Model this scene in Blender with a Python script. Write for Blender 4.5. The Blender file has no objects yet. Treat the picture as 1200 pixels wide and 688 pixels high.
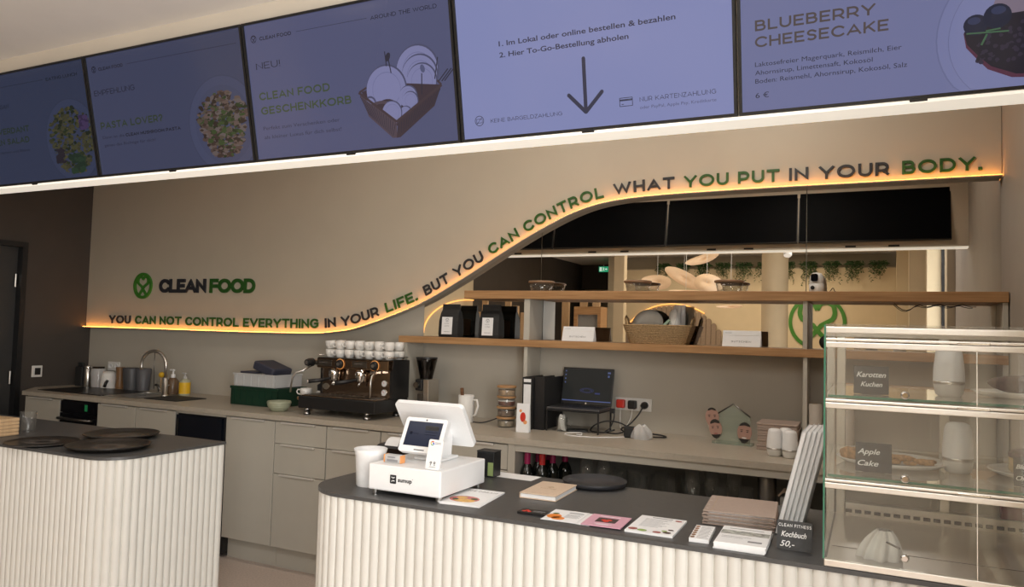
import bpy, bmesh, math, random
from mathutils import Vector, Matrix
random.seed(7)
PI = math.pi
S = bpy.context.scene
COL = S.collection

# ------------------------------------------------------------------ camera, world, light, exposure
cam_d = bpy.data.cameras.new('camera'); cam_d.sensor_width = 36.0; cam_d.sensor_fit = 'HORIZONTAL'
cam_d.lens = 878.25 / 1200 * 36.0; cam_d.clip_start = 0.02; cam_d.clip_end = 100
cam = bpy.data.objects.new('camera', cam_d); COL.objects.link(cam)
Rr = (0.90161385, 0.43165851, 0.02762955); Ru = (-0.00370341, -0.056171, 0.99841429); Rf = (0.43252601, -0.90028648, -0.04904595)
cam.matrix_world = Matrix(((Rr[0], Ru[0], Rf[0], 0), (Rr[1], Ru[1], Rf[1], 0), (Rr[2], Ru[2], Rf[2], 1.47), (0, 0, 0, 1)))
S.camera = cam
S.view_settings.view_transform = 'Standard'; S.view_settings.look = 'None'
S.view_settings.gamma = 1.0; S.view_settings.use_curve_mapping = False
S.view_settings.exposure = -0.28
S.cycles.max_bounces = 10; S.cycles.diffuse_bounces = 5; S.cycles.glossy_bounces = 6
S.cycles.transparent_max_bounces = 24; S.cycles.transmission_bounces = 8
S.cycles.caustics_reflective = False; S.cycles.caustics_refractive = False
S.cycles.sample_clamp_indirect = 4.0
world = bpy.data.worlds.new('daylight'); S.world = world; world.use_nodes = True
wb = world.node_tree.nodes['Background']; wb.inputs[0].default_value = (0.80, 0.88, 1.0, 1); wb.inputs[1].default_value = 0.6

def area(name, loc, direction, sx, sy, power, color):
    d = bpy.data.lights.new(name, 'AREA'); d.shape = 'RECTANGLE'; d.size = sx; d.size_y = sy
    d.energy = power; d.color = color
    o = bpy.data.objects.new(name, d); COL.objects.link(o); o.location = loc
    o.rotation_euler = Vector(direction).to_track_quat('-Z', 'Y').to_euler()
    return o
DAY = (1.0, 0.98, 0.96); WARM = (1.0, 0.84, 0.62)
# daylight entering through the street windows in the right-hand wall, behind the camera
# daylight panel added outside those windows, angled to reach the showcase and bar
area('street_daylight', (1.75, -1.80, 1.45), (-0.78, 0.63, -0.02), 2.06, 2.7, 230, DAY)
for y, p in ((0.19, 62), (-1.27, 34)):
    area('window_daylight', (0.87, y, 1.45), (-1, 0, -0.02), 1.28, 2.55, p, DAY)
# ceiling lights of the guest area, behind and above the camera
for (x, y, p) in ((-1.2, -4.6, 42), (-3.2, -4.4, 42), (-2.4, -1.6, 10), (-4.6, -2.0, 6)):
    area('ceiling_downlight', (x, y, 2.96), (0, 0, -1), 0.5, 0.5, p, WARM)
area('showcase_fill_light', (-0.05, -0.25, 2.96), (0, 0.35, -1), 1.1, 1.0, 13, DAY)  # unseen fill light added above the camera to brighten the showcase
# downlights over the bar aisle, brighter towards the open end
for x, p in ((-0.5, 13), (-1.7, 9.5), (-2.9, 3.6), (-4.3, 0.6)):
    area('bar_downlight', (x, 3.15, 2.96), (0, 0.35, -1), 0.5, 0.3, p, (1.0, 0.91, 0.80))
for k in range(5):
    area('counter_fill_light', (-4.9 + 1.15 * k, 0.55, 2.96), (0, 0.25, -1), 1.0, 0.5, (5, 5.5, 6, 7, 10)[k], DAY)  # soft fill lights added to brighten the counter and island fronts

# ------------------------------------------------------------------ materials
MATS = {}
def pmat(name, col, rough=0.5, metal=0.0, var=0.04, scale=40.0, bump=0.0, spec=0.5, emit=None, es=0.0, coat=0.0, stretch=None):
    if name in MATS: return MATS[name]
    m = bpy.data.materials.new(name); m.use_nodes = True; nt = m.node_tree; N = nt.nodes; L = nt.links
    b = N['Principled BSDF']
    b.inputs['Roughness'].default_value = rough; b.inputs['Metallic'].default_value = metal
    b.inputs['Specular IOR Level'].default_value = spec; b.inputs['Coat Weight'].default_value = coat
    tc = N.new('ShaderNodeTexCoord'); mp = N.new('ShaderNodeMapping'); no = N.new('ShaderNodeTexNoise')
    if stretch: mp.inputs['Scale'].default_value = stretch
    no.inputs['Scale'].default_value = scale; no.inputs['Detail'].default_value = 4
    L.new(tc.outputs['Object'], mp.inputs[0]); L.new(mp.outputs[0], no.inputs['Vector'])
    cr = N.new('ShaderNodeValToRGB')
    c0 = [max(0, c * (1 - var)) for c in col]; c1 = [min(1, c * (1 + var)) for c in col]
    cr.color_ramp.elements[0].position = 0.3; cr.color_ramp.elements[1].position = 0.7
    cr.color_ramp.elements[0].color = (*c0, 1); cr.color_ramp.elements[1].color = (*c1, 1)
    L.new(no.outputs['Fac'], cr.inputs[0]); L.new(cr.outputs[0], b.inputs['Base Color'])
    if bump:
        bp = N.new('ShaderNodeBump'); bp.inputs['Strength'].default_value = bump; bp.inputs['Distance'].default_value = 0.002
        L.new(no.outputs['Fac'], bp.inputs['Height']); L.new(bp.outputs[0], b.inputs['Normal'])
    if emit:
        b.inputs['Emission Color'].default_value = (*emit, 1); b.inputs['Emission Strength'].default_value = es
    MATS[name] = m
    return m

def emat(name, col, strength, gloss=0.0):
    if name in MATS: return MATS[name]
    m = pmat(name, (0.01, 0.01, 0.012), rough=0.12 if gloss else 0.5, spec=gloss, emit=col, es=strength, var=0.0)
    return m

def glass(name, tint=(1, 1, 1), edge=0.06, rough=0.0, haze=None, hz=0.0):
    """clear sheet glass: see-through, with mirror reflection growing at grazing angles"""
    if name in MATS: return MATS[name]
    m = bpy.data.materials.new(name); m.use_nodes = True; nt = m.node_tree; N = nt.nodes; L = nt.links
    N.remove(N['Principled BSDF']); out = N['Material Output']
    tr = N.new('ShaderNodeBsdfTransparent'); tr.inputs[0].default_value = (*tint, 1)
    gl = N.new('ShaderNodeBsdfGlossy'); gl.inputs['Roughness'].default_value = rough; gl.inputs[0].default_value = (1, 1, 1, 1)
    lw = N.new('ShaderNodeLayerWeight'); lw.inputs[0].default_value = 0.5
    pw = N.new('ShaderNodeMath'); pw.operation = 'POWER'; pw.inputs[1].default_value = 5.0; L.new(lw.outputs['Facing'], pw.inputs[0])
    fr = N.new('ShaderNodeMath'); fr.operation = 'MULTIPLY_ADD'; fr.inputs[1].default_value = 0.96; fr.inputs[2].default_value = 0.04; L.new(pw.outputs[0], fr.inputs[0])
    mx = N.new('ShaderNodeMixShader'); L.new(fr.outputs[0], mx.inputs[0]); L.new(tr.outputs[0], mx.inputs[1]); L.new(gl.outputs[0], mx.inputs[2])
    last = mx
    if haze:
        df = N.new('ShaderNodeBsdfDiffuse'); df.inputs[0].default_value = (*haze, 1)
        m2 = N.new('ShaderNodeMixShader'); m2.inputs[0].default_value = hz
        L.new(mx.outputs[0], m2.inputs[1]); L.new(df.outputs[0], m2.inputs[2]); last = m2
    L.new(last.outputs[0], out.inputs[0])
    MATS[name] = m
    return m

def wood(name, dark, light, rough=0.45, stretch=(2.0, 22, 22)):
    m = pmat(name, dark, rough=rough, scale=3.0, stretch=stretch, spec=0.35)
    cr = [n for n in m.node_tree.nodes if n.type == 'VALTORGB'][0]
    cr.color_ramp.elements[0].color = (*dark, 1); cr.color_ramp.elements[1].color = (*light, 1)
    return m

M_wall = pmat('greige_wall_board', (0.48, 0.445, 0.38), 0.62, scale=6, var=0.02, bump=0.02)
M_panel = pmat('beige_wall_panel', (0.52, 0.462, 0.368), 0.55, scale=5, var=0.02, bump=0.02)
M_dark = pmat('dark_brown_wall_paint', (0.060, 0.050, 0.043), 0.7, scale=6, var=0.05)
M_rwall = pmat('taupe_wall_paint', (0.40, 0.35, 0.295), 0.6, scale=6, var=0.03)
M_cream = pmat('cream_wall_paint', (0.62, 0.52, 0.36), 0.7, scale=5, var=0.03)
M_grey = pmat('grey_beige_wall_paint', (0.42, 0.37, 0.28), 0.7, scale=5, var=0.03)
M_ceil = pmat('white_ceiling_paint', (0.93, 0.91, 0.87), 0.8, scale=4, var=0.02)
M_floor = pmat('pinkish_beige_terrazzo', (0.60, 0.50, 0.44), 0.45, scale=90, var=0.12)
M_cab = pmat('greige_cabinet_front', (0.49, 0.46, 0.395), 0.5, scale=8, var=0.02)
M_top = pmat('greige_laminate_worktop', (0.44, 0.39, 0.32), 0.38, scale=60, var=0.05)
M_ctop = pmat('anthracite_laminate_top', (0.066, 0.066, 0.066), 0.42, scale=80, var=0.08)
M_flute = pmat('ivory_fluted_panel', (0.62, 0.605, 0.56), 0.42, scale=10, var=0.02)
M_oak = wood('oak_board', (0.33, 0.175, 0.075), (0.47, 0.27, 0.125), stretch=(1.5, 26, 26))
M_oakd = wood('brown_stained_wood', (0.13, 0.06, 0.028), (0.20, 0.10, 0.05))
M_beech = wood('pale_beech', (0.50, 0.33, 0.18), (0.62, 0.43, 0.25), stretch=(22, 22, 2))
M_black = pmat('black_plastic', (0.012, 0.012, 0.013), 0.4, var=0.1)
M_blackm = pmat('matte_black', (0.018, 0.018, 0.018), 0.65, var=0.1)
M_blackg = pmat('black_glass', (0.006, 0.006, 0.008), 0.08, var=0.05)
M_navyg = pmat('dark_navy_glass', (0.004, 0.006, 0.012), 0.15, var=0.05)
M_niche = pmat('dark_grey_niche_lining', (0.27, 0.265, 0.25), 0.6, var=0.04)
M_handle = pmat('pale_metal_handle', (0.62, 0.59, 0.54), 0.35, 0.2, var=0.02)
M_steel = pmat('brushed_steel', (0.62, 0.60, 0.57), 0.28, 1.0, var=0.04, scale=120)
M_chrome = pmat('chrome', (0.80, 0.79, 0.77), 0.10, 1.0, var=0.01)
M_dsteel = pmat('dark_steel', (0.20, 0.19, 0.18), 0.3, 1.0, var=0.05)
M_alu = pmat('satin_aluminium', (0.80, 0.77, 0.71), 0.36, 1.0, var=0.02)
M_white = pmat('white_plastic', (0.84, 0.84, 0.84), 0.35, var=0.01)
M_whitem = pmat('matte_white', (0.80, 0.79, 0.76), 0.55, var=0.02)
M_porc = pmat('white_porcelain', (0.80, 0.78, 0.74), 0.18, var=0.01, coat=0.3)
M_paper = pmat('white_paper', (0.82, 0.82, 0.82), 0.7, var=0.02)
M_ink = pmat('black_ink', (0.02, 0.02, 0.022), 0.6, var=0.0)
M_inkg = pmat('grey_ink', (0.25, 0.25, 0.26), 0.6, var=0.0)
M_letk = pmat('anthracite_letter', (0.022, 0.024, 0.03), 0.5, var=0.02)
M_letg = pmat('green_letter', (0.020, 0.092, 0.013), 0.5, var=0.03)
M_sign = pmat('green_painted_emblem', (0.045, 0.20, 0.02), 0.5, var=0.03)
M_orange = pmat('orange_card', (0.75, 0.33, 0.12), 0.6, var=0.05)
M_red = pmat('red_plastic', (0.62, 0.035, 0.02), 0.35, var=0.04)
M_pink = pmat('pink_card', (0.66, 0.36, 0.45), 0.6, var=0.02)
M_kraft = pmat('kraft_card', (0.45, 0.33, 0.22), 0.7, var=0.06)
M_tan = pmat('tan_linen_cover', (0.62, 0.48, 0.36), 0.7, scale=200, var=0.06)
M_taupe = pmat('taupe_card_cover', (0.40, 0.31, 0.26), 0.65, scale=150, var=0.05)
M_wicker = pmat('wicker', (0.36, 0.24, 0.12), 0.7, scale=160, var=0.35, bump=0.6)
M_green = pmat('dark_green_crate_plastic', (0.005, 0.034, 0.018), 0.4, var=0.08)
M_sage = pmat('sage_glaze', (0.36, 0.38, 0.27), 0.3, var=0.03)
M_blue = pmat('slate_blue_plastic', (0.040, 0.042, 0.065), 0.5, var=0.05)
M_leaf = pmat('green_leaf', (0.030, 0.085, 0.022), 0.6, scale=30, var=0.5)
M_lamp = pmat('petal_lamp_shade', (0.70, 0.54, 0.38), 0.6, var=0.03, emit=(1.0, 0.58, 0.30), es=0.24)
M_led = pmat('warm_led', (0.9, 0.6, 0.3), 0.5, var=0.0, emit=(1.0, 0.37, 0.055), es=22.0)
M_led2 = pmat('warm_led_arch', (0.9, 0.6, 0.3), 0.5, var=0.0, emit=(1.0, 0.45, 0.10), es=1.8)
M_ledw = pmat('white_led_profile', (0.9, 0.88, 0.82), 0.5, var=0.0, emit=(1.0, 0.93, 0.80), es=0.70)
M_mirror = pmat('silvered_mirror', (0.80, 0.78, 0.74), 0.0, 1.0, var=0.0)
M_pane = glass('clear_pane', (0.985, 0.99, 0.985))
M_case = glass('showcase_glass', (0.97, 0.975, 0.96), haze=(0.66, 0.62, 0.56), hz=0.06)  # haze paints a pale veil of reflections into the panes
M_gedge = pmat('green_glass_edge', (0.06, 0.20, 0.13), 0.15, var=0.05)
M_thin = glass('thin_drinking_glass', (0.97, 0.975, 0.97), haze=(0.55, 0.55, 0.53), hz=0.03)  # slight haze paints in the paleness that reflections would give
M_frost = glass('milky_clear_plastic', (0.85, 0.86, 0.86), haze=(0.82, 0.82, 0.82), hz=0.50)
M_smoke = glass('smoked_clear_plastic', (0.32, 0.28, 0.25))
M_acryl = glass('clear_acrylic', (0.90, 0.94, 0.90), haze=(0.45, 0.50, 0.43), hz=0.3)
M_skin = pmat('printed_skin_tone', (0.42, 0.25, 0.20), 0.5, scale=30, var=0.08)
M_hair = pmat('printed_dark_hair', (0.02, 0.016, 0.014), 0.6, var=0.2)
M_lip = pmat('printed_lip', (0.36, 0.11, 0.10), 0.5, var=0.05)
M_bottle = pmat('dark_bottle_glass', (0.008, 0.010, 0.008), 0.08, var=0.1)
M_foil = pmat('magenta_foil', (0.34, 0.015, 0.09), 0.35, var=0.1)
M_foilr = pmat('red_foil', (0.50, 0.02, 0.02), 0.35, var=0.1)
M_yellow = pmat('yellow_label', (0.80, 0.48, 0.02), 0.5, var=0.03)
M_cake = pmat('baked_crumb', (0.46, 0.27, 0.13), 0.8, scale=120, var=0.4, bump=0.5)
M_choc = pmat('dark_cake', (0.085, 0.045, 0.035), 0.7, scale=120, var=0.35, bump=0.4)
M_cheese = pmat('pale_cheesecake', (0.62, 0.46, 0.26), 0.7, scale=80, var=0.15)
M_berry = pmat('berry_topping', (0.07, 0.03, 0.05), 0.3, scale=60, var=0.4, bump=0.4)
M_slate = pmat('chalkboard', (0.055, 0.055, 0.055), 0.75, scale=60, var=0.2)
M_chalk = pmat('white_chalk', (0.82, 0.82, 0.80), 0.9, var=0.02)
M_brownslat = pmat('brown_felt_slat', (0.27, 0.205, 0.155), 0.85, var=0.08)
M_cloth = pmat('white_cotton', (0.70, 0.69, 0.65), 0.85, scale=60, var=0.05, bump=0.2)
M_jar = pmat('layered_dried_food', (0.20, 0.12, 0.075), 0.7, scale=60, var=0.6)
M_brass = pmat('bronze_mirror_steel', (0.30, 0.22, 0.16), 0.16, 1.0, var=0.05)
M_plate = pmat('dark_stoneware', (0.022, 0.019, 0.017), 0.32, scale=30, var=0.15)
M_led_g = pmat('green_display', (0.01, 0.05, 0.02), 0.3, emit=(0.03, 0.4, 0.12), es=0.22, var=0)
M_exit = pmat('exit_sign_face', (0.02, 0.2, 0.1), 0.4, emit=(0.03, 0.55, 0.28), es=0.8, var=0)
M_exitw = pmat('exit_sign_white', (0.8, 0.8, 0.8), 0.4, emit=(0.8, 0.95, 0.85), es=0.9, var=0)

# ------------------------------------------------------------------ mesh building
class MB:
    def __init__(s): s.v = []; s.f = []; s.m = []; s.mi = 0; s.sm = []
    def add(s, vs, fs, M=None, smooth=False):
        n = len(s.v)
        s.v += [tuple(M @ Vector(p)) if M else tuple(p) for p in vs]
        s.f += [[i + n for i in f] for f in fs]; s.m += [s.mi] * len(fs); s.sm += [smooth] * len(fs)
        return s
    def box(s, x0, x1, y0, y1, z0, z1, M=None):
        vs = [(x, y, z) for z in (z0, z1) for y in (y0, y1) for x in (x0, x1)]
        return s.add(vs, [(0, 2, 3, 1), (4, 5, 7, 6), (0, 1, 5, 4), (2, 6, 7, 3), (0, 4, 6, 2), (1, 3, 7, 5)], M)
    def rbox(s, x0, x1, y0, y1, z0, z1, r=0.004, seg=2, M=None):
        bm = bmesh.new(); bmesh.ops.create_cube(bm, size=1)
        for v in bm.verts: v.co = Vector(((x0 + x1) / 2 + v.co.x * (x1 - x0), (y0 + y1) / 2 + v.co.y * (y1 - y0), (z0 + z1) / 2 + v.co.z * (z1 - z0)))
        r = min(r, (x1 - x0) * .49, (y1 - y0) * .49, (z1 - z0) * .49)
        bmesh.ops.bevel(bm, geom=bm.edges[:], offset=r, segments=seg, profile=0.5, affect='EDGES')
        bm.verts.index_update()
        s.add([v.co[:] for v in bm.verts], [[v.index for v in f.verts] for f in bm.faces], M); bm.free(); return s
    def rslab(s, w, h, t, r, M=None, n=6):
        """rounded rectangle w x h in XY (centred), thickness t along +Z"""
        return s.prism([(cx + r * math.cos(a), cy + r * math.sin(a)) for (cx, cy, a0) in
                        ((w / 2 - r, h / 2 - r, 0), (-w / 2 + r, h / 2 - r, PI / 2), (-w / 2 + r, -h / 2 + r, PI), (w / 2 - r, -h / 2 + r, 1.5 * PI))
                        for a in [a0 + PI / 2 * k / n for k in range(n + 1)]], 0, t, M)
    def prism(s, poly, z0, z1, M=None):
        n = len(poly)
        vs = [(x, y, z0) for x, y in poly] + [(x, y, z1) for x, y in poly]
        fs = [list(range(n))[::-1], list(range(n, 2 * n))] + [(i, (i + 1) % n, n + (i + 1) % n, n + i) for i in range(n)]
        return s.add(vs, fs, M)
    def lathe(s, prof, seg=28, M=None, cap0=True, cap1=True, sx=1, sy=1, smooth=True):
        vs = []; fs = []
        for r, z in prof:
            vs += [(r * sx * math.cos(2 * PI * k / seg), r * sy * math.sin(2 * PI * k / seg), z) for k in range(seg)]
        for i in range(len(prof) - 1):
            for k in range(seg):
                k2 = (k + 1) % seg
                fs.append((i * seg + k, i * seg + k2, (i + 1) * seg + k2, (i + 1) * seg + k))
        s.add(vs, fs, M, smooth)
        if cap0 and prof[0][0] > 1e-5: s.add(vs[:seg], [list(range(seg))[::-1]], M)
        if cap1 and prof[-1][0] > 1e-5: s.add(vs[-seg:], [list(range(seg))], M)
        return s
    def tube(s, pts, r, seg=8, M=None, closed=False):
        P = [Vector(p) for p in pts]; n = len(P); vs = []; fs = []
        up = Vector((0, 0, 1)); prev = None
        for i, p in enumerate(P):
            t = (P[(i + 1) % n] - P[i - 1]) if closed else (P[min(i + 1, n - 1)] - P[max(i - 1, 0)])
            if t.length < 1e-9: t = Vector((0, 0, 1))
            t.normalize()
            if prev is None:
                a = t.cross(up)
                if a.length < 0.05: a = t.cross(Vector((1, 0, 0)))
            else: a = prev - t * prev.dot(t)
            a.normalize(); prev = a; b = t.cross(a)
            rr = r[i] if isinstance(r, (list, tuple)) else r
            vs += [tuple(p + (a * math.cos(2 * PI * k / seg) + b * math.sin(2 * PI * k / seg)) * rr) for k in range(seg)]
        for i in range(n if closed else n - 1):
            j = (i + 1) % n
            for k in range(seg):
                k2 = (k + 1) % seg; fs.append((i * seg + k, i * seg + k2, j * seg + k2, j * seg + k))
        if not closed: fs += [list(range(seg))[::-1], list(range((n - 1) * seg, n * seg))]
        return s.add(vs, fs, M, True)
    def lead(s, pts, r, seg=7): return s.tube(catmull3(pts), r, seg)
    def ball(s, c, r, sx=1, sy=1, sz=1, seg=16, M=None):
        prof = [(max(1e-6, r * math.sin(PI * k / (seg // 2))), -r * math.cos(PI * k / (seg // 2))) for k in range(seg // 2 + 1)]
        m = Matrix.Translation(c) @ Matrix.Diagonal((sx, sy, sz, 1))
        return s.lathe(prof, seg, (M @ m) if M else m, False, False)
    def grid(s, fn, nu, nv, M=None, smooth=True):
        vs = [fn(u / nu, v / nv) for v in range(nv + 1) for u in range(nu + 1)]
        fs = [(v * (nu + 1) + u, v * (nu + 1) + u + 1, (v + 1) * (nu + 1) + u + 1, (v + 1) * (nu + 1) + u) for v in range(nv) for u in range(nu)]
        return s.add(vs, fs, M, smooth)
    def build(s, name, mats, parent=None, loc=None, rotz=0.0):
        me = bpy.data.meshes.new(name); me.from_pydata(s.v, [], s.f)
        if not isinstance(mats, (list, tuple)): mats = [mats]
        for m in mats: me.materials.append(m)
        for p, mi, sm in zip(me.polygons, s.m, s.sm): p.material_index = min(mi, len(mats) - 1); p.use_smooth = sm
        me.update()
        bm = bmesh.new(); bm.from_mesh(me); bmesh.ops.recalc_face_normals(bm, faces=bm.faces[:]); bm.to_mesh(me); bm.free()
        o = bpy.data.objects.new(name, me); COL.objects.link(o)
        if parent: o.parent = parent
        if loc is not None: o.location = loc
        if rotz: o.rotation_euler.z = rotz
        return o

def tag(o, label, cat, group=None):
    o['label'] = label; o['category'] = cat
    if group: o['group'] = group
    return o
def thing(name, label, cat, loc=(0, 0, 0), rotz=0.0, group=None):
    o = bpy.data.objects.new(name, None); COL.objects.link(o); o.location = loc; o.rotation_euler.z = rotz
    o.empty_display_size = 0.05
    return tag(o, label, cat, group)
def struct(name, mb, mat):
    o = mb.build(name, mat); o['kind'] = 'structure'; return o
def dup(root, loc, rotz=0.0, label=None, group=None):
    r = root.copy(); COL.objects.link(r); r.location = loc; r.rotation_euler.z = rotz
    if label: r['label'] = label
    if group: r['group'] = group
    for ch in list(root.children):
        c = ch.copy(); COL.objects.link(c); c.parent = r
        for g in list(ch.children):
            d = g.copy(); COL.objects.link(d); d.parent = c
    return r
def plane_M(o, right, up):
    """XY of the matrix = right / up on a plane at o, Z = outward normal"""
    r = Vector(right).normalized(); u = Vector(up).normalized(); n = r.cross(u)
    return Matrix(((r.x, u.x, n.x, o[0]), (r.y, u.y, n.y, o[1]), (r.z, u.z, n.z, o[2]), (0, 0, 0, 1)))
def T(x, y, z): return Matrix.Translation((x, y, z))
def RX(a): return Matrix.Rotation(a, 4, 'X')
def RY(a): return Matrix.Rotation(a, 4, 'Y')
def RZ(a): return Matrix.Rotation(a, 4, 'Z')

def catmull3(P, n=5):
    P = [Vector(p) for p in P]; out = []
    for i in range(len(P) - 1):
        p0, p1, p2, p3 = P[max(i - 1, 0)], P[i], P[i + 1], P[min(i + 2, len(P) - 1)]
        for k in range(n):
            t = k / n; out.append(tuple(0.5 * ((2 * p1) + (p2 - p0) * t + (2 * p0 - 5 * p1 + 4 * p2 - p3) * t * t + (3 * p1 - p0 - 3 * p2 + p3) * t ** 3)))
    out.append(tuple(P[-1])); return out
# plain text (fine print), flat, in XY, left-aligned at the origin; size = cap height
def text(mb, body, size, M, bold=0.0, align='LEFT', depth=0.0, width=None, spacing=1.0, shear=0.0):
    c = bpy.data.curves.new('lettering', 'FONT'); c.body = body; c.size = size / 0.70; c.offset = bold; c.align_x = align
    c.extrude = depth / 2; c.resolution_u = 3; c.space_character = spacing; c.shear = shear
    o = bpy.data.objects.new('lettering', c); COL.objects.link(o)
    dg = bpy.context.evaluated_depsgraph_get(); me = o.evaluated_get(dg).to_mesh()
    vs = [v.co.copy() for v in me.vertices]; fs = [list(p.vertices) for p in me.polygons]
    o.evaluated_get(dg).to_mesh_clear()
    bpy.data.objects.remove(o); bpy.data.curves.remove(c)
    if vs and width:
        x0 = min(v.x for v in vs); x1 = max(v.x for v in vs); k = width / (x1 - x0)
        for v in vs: v.x = (v.x - x0) * k if align == 'LEFT' else v.x * k
    mb.add([tuple(v) for v in vs], fs, M); return mb

# wide geometric capitals drawn as strokes (cap height 1)
def arc(cx, cy, rx, ry, a0, a1, n=14):
    return [(cx + rx * math.cos(math.radians(a0 + (a1 - a0) * k / n)), cy + ry * math.sin(math.radians(a0 + (a1 - a0) * k / n))) for k in range(n + 1)]
GL = {
 'A': (.95, [[(0, 0), (.475, 1), (.95, 0)], [(.19, .28), (.76, .28)]]),
 'B': (.70, [[(0, 0), (0, 1)], [(0, 1), (.40, 1)] + arc(.40, .765, .235, .235, 85, -90) + [(0, .53)], [(0, .53), (.44, .53)] + arc(.44, .265, .265, .265, 85, -90) + [(0, 0)]]),
 'C': (.88, [arc(.5, .5, .5, .5, 45, 315, 24)]),
 'D': (.86, [[(0, 0), (0, 1)], [(0, 1), (.38, 1)] + arc(.38, .5, .48, .5, 88, -90, 20) + [(0, 0)]]),
 'E': (.64, [[(.64, 1), (0, 1), (0, 0), (.64, 0)], [(0, .51), (.56, .51)]]),
 'F': (.62, [[(.62, 1), (0, 1), (0, 0)], [(0, .47), (.54, .47)]]),
 'G': (.92, [arc(.5, .5, .5, .5, 48, 308, 24) + [(.90, .20), (.90, .50), (.58, .50)]]),
 'H': (.78, [[(0, 0), (0, 1)], [(.78, 0), (.78, 1)], [(0, .5), (.78, .5)]]),
 'I': (.02, [[(.01, 0), (.01, 1)]]),
 'K': (.74, [[(0, 0), (0, 1)], [(.70, 1), (0, .34)], [(.26, .58), (.74, 0)]]),
 'L': (.60, [[(0, 1), (0, 0), (.60, 0)]]),
 'M': (.94, [[(0, 0), (0, 1), (.47, .28), (.94, 1), (.94, 0)]]),
 'N': (.78, [[(0, 0), (0, 1), (.78, 0), (.78, 1)]]),
 'O': (1.06, [arc(.53, .5, .53, .5, 0, 360, 30)]),
 'P': (.70, [[(0, 0), (0, 1)], [(0, 1), (.38, 1)] + arc(.38, .67, .32, .33, 88, -90) + [(0, .34)]]),
 'R': (.72, [[(0, 0), (0, 1)], [(0, 1), (.38, 1)] + arc(.38, .67, .32, .33, 88, -90) + [(0, .34)], [(.42, .34), (.71, 0)]]),
 'S': (.66, [[(.63, .86)] + arc(.33, .75, .29, .25, 62, 180, 8) + arc(.33, .75, .29, .23, 195, 255, 4) + arc(.33, .26, .31, .25, 80, 0, 7) + arc(.33, .25, .31, .25, -12, -140, 8)]),
 'T': (.78, [[(0, 1), (.78, 1)], [(.39, 0), (.39, 1)]]),
 'U': (.76, [[(0, 1), (0, .38)] + arc(.38, .38, .38, .38, 180, 360, 16) + [(.76, 1)]]),
 'V': (.90, [[(0, 1), (.45, 0), (.90, 1)]]),
 'W': (1.36, [[(0, 1), (.34, 0), (.68, 1), (1.02, 0), (1.36, 1)]]),
 'Y': (.86, [[(0, 1), (.43, .40), (.86, 1)], [(.43, .42), (.43, 0)]]),
 'Z': (.66, [[(0, 1), (.66, 1), (0, 0), (.66, 0)]]),
 '.': (.03, [[(.0, .045), (.03, .045)]]),
 '!': (.03, [[(.01, 1), (.01, .34)], [(0, .045), (.03, .045)]]),
 '?': (.56, [arc(.28, .72, .28, .28, 165, -60, 12) + [(.27, .36), (.27, .27)], [(.26, .045), (.29, .045)]]),
 ' ': (.36, []),
}
def stroke_poly(pts, t):
    P = [Vector((p[0], p[1])) for p in pts]; P = [p for i, p in enumerate(P) if i == 0 or (p - P[i - 1]).length > 1e-4]; n = len(P)
    closed = (P[0] - P[-1]).length < 1e-4
    if closed: P = P[:-1]; n -= 1
    Lp = []; Rp = []
    for i in range(n):
        a = P[i] - P[i - 1] if (i > 0 or closed) else P[1] - P[0]
        b = P[(i + 1) % n] - P[i] if (i < n - 1 or closed) else P[i] - P[i - 1]
        a.normalize(); b.normalize()
        na = Vector((-a.y, a.x)); nb = Vector((-b.y, b.x)); m = (na + nb)
        if m.length < 0.2: m = na
        m.normalize(); k = min(2.6, 1 / max(0.3, m.dot(na)))
        p = P[i]
        if not closed and i == 0: p = p - a * t / 2
        if not closed and i == n - 1: p = p + b * t / 2
        Lp.append(p + m * t / 2 * k); Rp.append(p - m * t / 2 * k)
    return Lp, Rp, closed
def glyph(mb, ch, h, M, t=0.17, depth=0.004):
    """one capital, cap height h, standing on the plane of M with the given depth; returns nothing"""
    w, strokes = GL[ch]; base = depth
    for si, st in enumerate(strokes):
        depth = base * (1 - .12 * si)
        pts = [(x + t / 2, t / 2 + y * (1 - t)) for x, y in st]
        if ch == '.': pts = [(x + t / 2, t / 2) for x, y in st]
        Lp, Rp, closed = stroke_poly(pts, t * (1.12 if ch == '.' else 1))
        n = len(Lp)
        cl = lambda p: (p.x * h, min(1, max(0, p.y)) * h)
        vs = []
        for a, b in zip(Lp, Rp):
            (ax, ay), (bx, by) = cl(a), cl(b)
            vs += [(ax, ay, 0), (bx, by, 0), (ax, ay, depth), (bx, by, depth)]
        fs = []
        for i in range(n if closed else n - 1):
            j = (i + 1) % n; A = i * 4; B = j * 4
            fs += [(A + 2, A + 3, B + 3, B + 2), (A, B, B + 1, A + 1), (A, A + 2, B + 2, B), (A + 1, B + 1, B + 3, A + 3)]
        if not closed: fs += [(0, 1, 3, 2), ((n - 1) * 4, (n - 1) * 4 + 2, (n - 1) * 4 + 3, (n - 1) * 4 + 1)]
        mb.add(vs, fs, M)
def adv(ch, t=0.17, track=0.20): return GL[ch][0] + (t if ch != ' ' else 0) + track
def caps(mb, s, h, M, t=0.14, track=0.16, depth=0.0006, width=None, align='L'):
    tot = sum(adv(c, t, track) for c in s) - track; k = (width / (tot * h)) if width else 1.0
    x = 0.0 if align == 'L' else -tot * h * k
    for c in s:
        glyph(mb, c, h, M @ T(x, 0, 0) @ Matrix.Diagonal((k, 1, 1, 1)), t, depth); x += adv(c, t, track) * h * k
    return mb
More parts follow.
